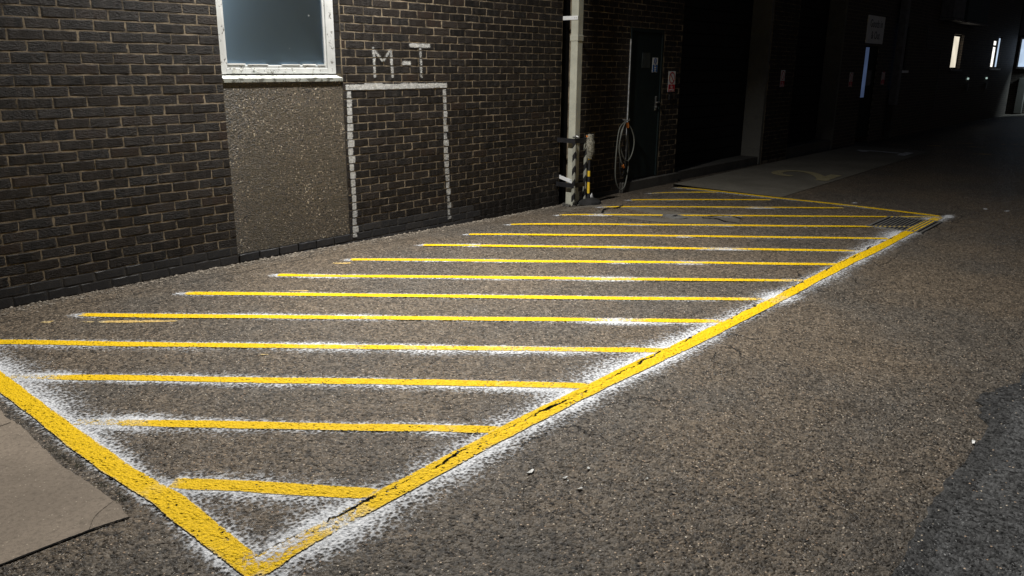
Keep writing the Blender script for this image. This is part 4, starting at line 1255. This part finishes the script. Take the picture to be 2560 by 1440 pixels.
for x, lb in ((29.40, 'small green white indicator lamp on the far wall, nearer one'), (32.15, 'small green white indicator lamp on the far wall, farther one')):
    e = empty('indicator_lamp', (x, -0.03, 1.36), label=lb, cat='lamp')
    MB().box(x - .06, x + .06, -0.04, -0.002, 1.34, 1.40, b=.008).build('lens', M['led'], parent=e)
    MB().box(x - .10, x + .06, -0.06, -0.002, 1.0, 1.22, b=.01).build('switch_box', M['grey_panel'], parent=e)

# far building closing the yard
fb = empty('far_building', (37.5, -1, 0), label='far building closing the yard, faintly lit', cat='building')
m = MB(); m.box(37.5, 38.0, -12, 1.2, -0.1, 2.9); m.build('brickwork', M['far_brick'], parent=fb)
m = MB(); m.box(37.46, 38.0, -12, 1.2, 2.9, 5.0); m.build('cladding', M['cladding'], parent=fb)
w_ = MB().box(37.40, 37.495, -0.95, 0.02, 1.70, 1.77).box(37.40, 37.495, -0.95, 0.02, 2.80, 2.86).box(37.40, 37.495, -0.03, 0.02, 1.77, 2.80).build('window', M['white'], parent=fb)
p_ = MB().box(37.44, 37.49, -0.95, -0.03, 1.77, 2.80).build('pane', M['lit_blue']); p_.parent = w_
MB().box(37.05, 37.12, 0.40, 0.74, 2.925, 2.955).build('light_strip', M['lit_blue'], parent=fb)
MB().box(37.33, 37.495, -0.42, -0.16, 0.0, 1.35, b=.01).build('column', M['concrete'], parent=fb)
MB().box(37.1, 37.455, 0.42, 0.70, 2.96, 3.78, b=.03).build('wall_unit', M['grey_panel'], parent=fb)
MB().box(37.38, 37.455, -0.4, 0.10, 2.95, 3.9, b=.02).build('louvre', M['grey_panel'], parent=fb)
fl_ = empty('bulkhead_lamp', (37.2, -1.6, 2.6), label='bulkhead lamp on the far building beyond the picture edge', cat='lamp')
MB().box(37.25, 37.495, -1.75, -1.45, 2.5, 2.7, b=.02).build('housing', M['grey_panel'], parent=fl_)
MB().box(37.27, 37.47, -1.73, -1.47, 2.485, 2.499).build('lens', M['led'], parent=fl_)
pl = bpy.data.lights.new('bulkhead_beam', 'AREA'); pl.size = 0.2; pl.energy = 16; pl.color = (0.75, 0.92, 1.0); pl.spread = math.radians(80)
plo = bpy.data.objects.new('bulkhead_beam', pl); plo.location = (37.05, -1.6, 2.45); plo.rotation_euler = Vector((-0.05, 0.5, -1)).to_track_quat('-Z', 'Y').to_euler(); COL.objects.link(plo)

# ------------------------------------------------------------------ floodlight fitting
fx = empty('floodlight', (4.48, 0, 4.8), label='wall mounted floodlight on a bracket above the window', cat='lamp')
q = LAMP_DIR.to_track_quat('-Z', 'Y').to_matrix()
def lpt(a, b, c_): return LAMP + q @ Vector((a, b, c_))
h = MB(); h.hexa([lpt(*p) for p in ((-.2, -.14, .03), (.2, -.14, .03), (.2, .14, .03), (-.2, .14, .03), (-.16, -.10, .12), (.16, -.10, .12), (.16, .10, .12), (-.16, .10, .12))]); h.build('housing', M['black_plain'], parent=fx)
h = MB(); h.hexa([lpt(*p) for p in ((-.17, -.11, .022), (.17, -.11, .022), (.17, .11, .022), (-.17, .11, .022), (-.17, -.11, .029), (.17, -.11, .029), (.17, .11, .029), (-.17, .11, .029))]); h.build('lens', M['lens'], parent=fx)
MB().tube([lpt(0, 0, .12), (4.48, -0.75, 5.05), (4.48, 0.02, 5.05)], 0.025, 8).build('arm', M['black_plain'], parent=fx)

# ------------------------------------------------------------------ drain cover and grating
dc = empty('drain_cover', (8.02, -1.68, 0), label='dark round drain cover in the concrete patch', cat='drain cover')
z = 0.0066
m = MB(); disc_pts = [(8.02 + 0.105 * math.cos(2 * math.pi * k / 28), -1.68 + 0.15 * math.sin(2 * math.pi * k / 28)) for k in range(28)]
m.poly([(a, b, gh(a, b) + .0135) for a, b in disc_pts])
for k in range(28):
    a, b = disc_pts[k], disc_pts[(k + 1) % 28]; m.quad((a[0], a[1], -0.01), (b[0], b[1], -0.01), (b[0], b[1], gh(*b) + .0135), (a[0], a[1], gh(*a) + .0135))
m.build('lid', M['iron'], parent=dc)
m = MB(); m.box(8.0, 8.05, -1.70, -1.66, .010, .018); m.build('key_slot', M['black'], parent=dc)
gt = empty('drain_grating', (9.45, -3.75, 0), label='slotted iron drain grating in the far outer corner of the bay', cat='drain grating')
gx0, gx1, gy0, gy1 = 8.95, 9.80, -4.06, -3.50
m = MB(); m.box(gx0, gx1, gy0, gy0 + .03, -0.03, .013, b=.002); m.box(gx0, gx1, gy1 - .03, gy1, -0.03, .013, b=.002); m.box(gx0, gx0 + .03, gy0 + .03, gy1 - .03, -0.03, .013, b=.002); m.box(gx1 - .03, gx1, gy0 + .03, gy1 - .03, -0.03, .013, b=.002)
m.build('frame', M['iron'], parent=gt)
nb_ = 12
for k in range(nb_):
    yb = gy0 + .045 + (gy1 - gy0 - .09) * (k + .5) / nb_
    MB().box(gx0 + .031, gx1 - .031, yb - .011, yb + .011, -0.02, .0115, b=.002).build('bar', M['iron'], parent=gt)
MB().box(gx0 + .01, gx1 - .01, gy0 + .01, gy1 - .01, .0049, .0058).build('sump', M['black'], parent=gt)

# ------------------------------------------------------------------ grit, weeds, flakes
def stones(name, pts, label):
    m = MB()
    for x, y, r in pts:
        z = gh(x, y) + r * 0.25
        a0 = random.uniform(0, 6.28); sx, sy, sz = r * random.uniform(.7, 1.4), r * random.uniform(.7, 1.2), r * random.uniform(.45, .8)
        ring_ = [(x + math.cos(a0 + q * 1.2566) * sx * random.uniform(.8, 1.15), y + math.sin(a0 + q * 1.2566) * sy * random.uniform(.8, 1.15), z + random.uniform(-.1, .25) * sz) for q in range(5)]
        t_ = (x + random.uniform(-.3, .3) * r, y + random.uniform(-.3, .3) * r, z + sz); i = len(m.v)
        m.v += ring_ + [t_, (x, y, z - sz * .5)]
        for q in range(5):
            m.f += [(i + q, i + (q + 1) % 5, i + 5), (i + (q + 1) % 5, i + q, i + 6)]; m.mi += [0, 0]
    return m.build(name, M['stone'], kind='stuff', label=label)
pts = []
for k in range(3400):
    x = random.uniform(1.3, 8.6); y = -0.004 - abs(random.gauss(0, 0.085))
    pts.append((x, y, min(0.016, 0.0025 + random.expovariate(1 / 0.0038))))
stones('grit', pts, 'loose grit and stones gathered along the foot of the wall')
pts = []
for k in range(1500):
    x = random.uniform(0.8, 9.0); y = random.uniform(-6.2, -0.3)
    pts.append((x, y, min(0.010, 0.0018 + random.expovariate(1 / 0.0016))))
stones('grit', pts, 'loose stone chips scattered thinly over the asphalt')
m = MB()
for k in range(520):
    c_ = random.choice([(1.095, -2.50, .035), (1.10, -2.62, .05), (1.11, -2.74, .02), (1.105, -2.98, .018), (1.12, -3.10, .02), (1.11, -3.16, .012)])
    x, y = random.gauss(c_[0], .012), random.gauss(c_[1], c_[2]); a = random.uniform(0, 6.28); L = random.uniform(.004, .014)
    m.poly([(x - .0012, y, .004), (x + .0012, y, .004), (x + math.cos(a) * L, y + math.sin(a) * L, .005 + L * random.uniform(.1, .6))])
m.build('weeds', M['weed'], kind='stuff', label='dark low weeds growing along the edge of the concrete slab')
fk = [(2.345, -4.22, .034, .011, 'oblong white paint flake, largest of those on the asphalt'), (2.40, -4.36, .018, .007, 'thin upright looking white flake left of the others'), (2.53, -4.385, .013, .010, 'round white flake nearest the border line'),
      (2.37, -4.46, .018, .009, 'jagged white flake at the bottom of the group'), (3.91, -5.57, .032, .012, 'curled white scrap at the edge of the dark patch'), (2.385, -4.385, .010, .007, 'tiny white flake touching a thin one'),
      (2.62, -4.62, .012, .006, 'small white flake right of the group')]
for x, y, a, b, lb in fk:
    a *= 0.72; b *= 0.72
    m = MB(); an = random.uniform(-.5, .3); n = 7
    P_ = []
    for k in range(n):
        t = 2 * math.pi * k / n; r_ = random.uniform(.75, 1.2)
        u, v = math.cos(t) * a * r_, math.sin(t) * b * r_
        P_.append((x + u * math.cos(an) - v * math.sin(an), y + u * math.sin(an) + v * math.cos(an)))
    m.poly([(p, q_, gh(p, q_) + .0075 + .003 * math.sin(i * 2.2)) for i, (p, q_) in enumerate(P_)])
    for i in range(n):
        p, q_ = P_[i], P_[(i + 1) % n]
        m.quad((p[0], p[1], gh(*p) + .005), (q_[0], q_[1], gh(*q_) + .006), (q_[0], q_[1], gh(*q_) + .0075 + .003 * math.sin(((i + 1) % n) * 2.2)), (p[0], p[1], gh(*p) + .0075 + .003 * math.sin(i * 2.2)))
    m.build('paint_flake', M['chip'], label=lb, cat='flake', group='white flakes on the asphalt')
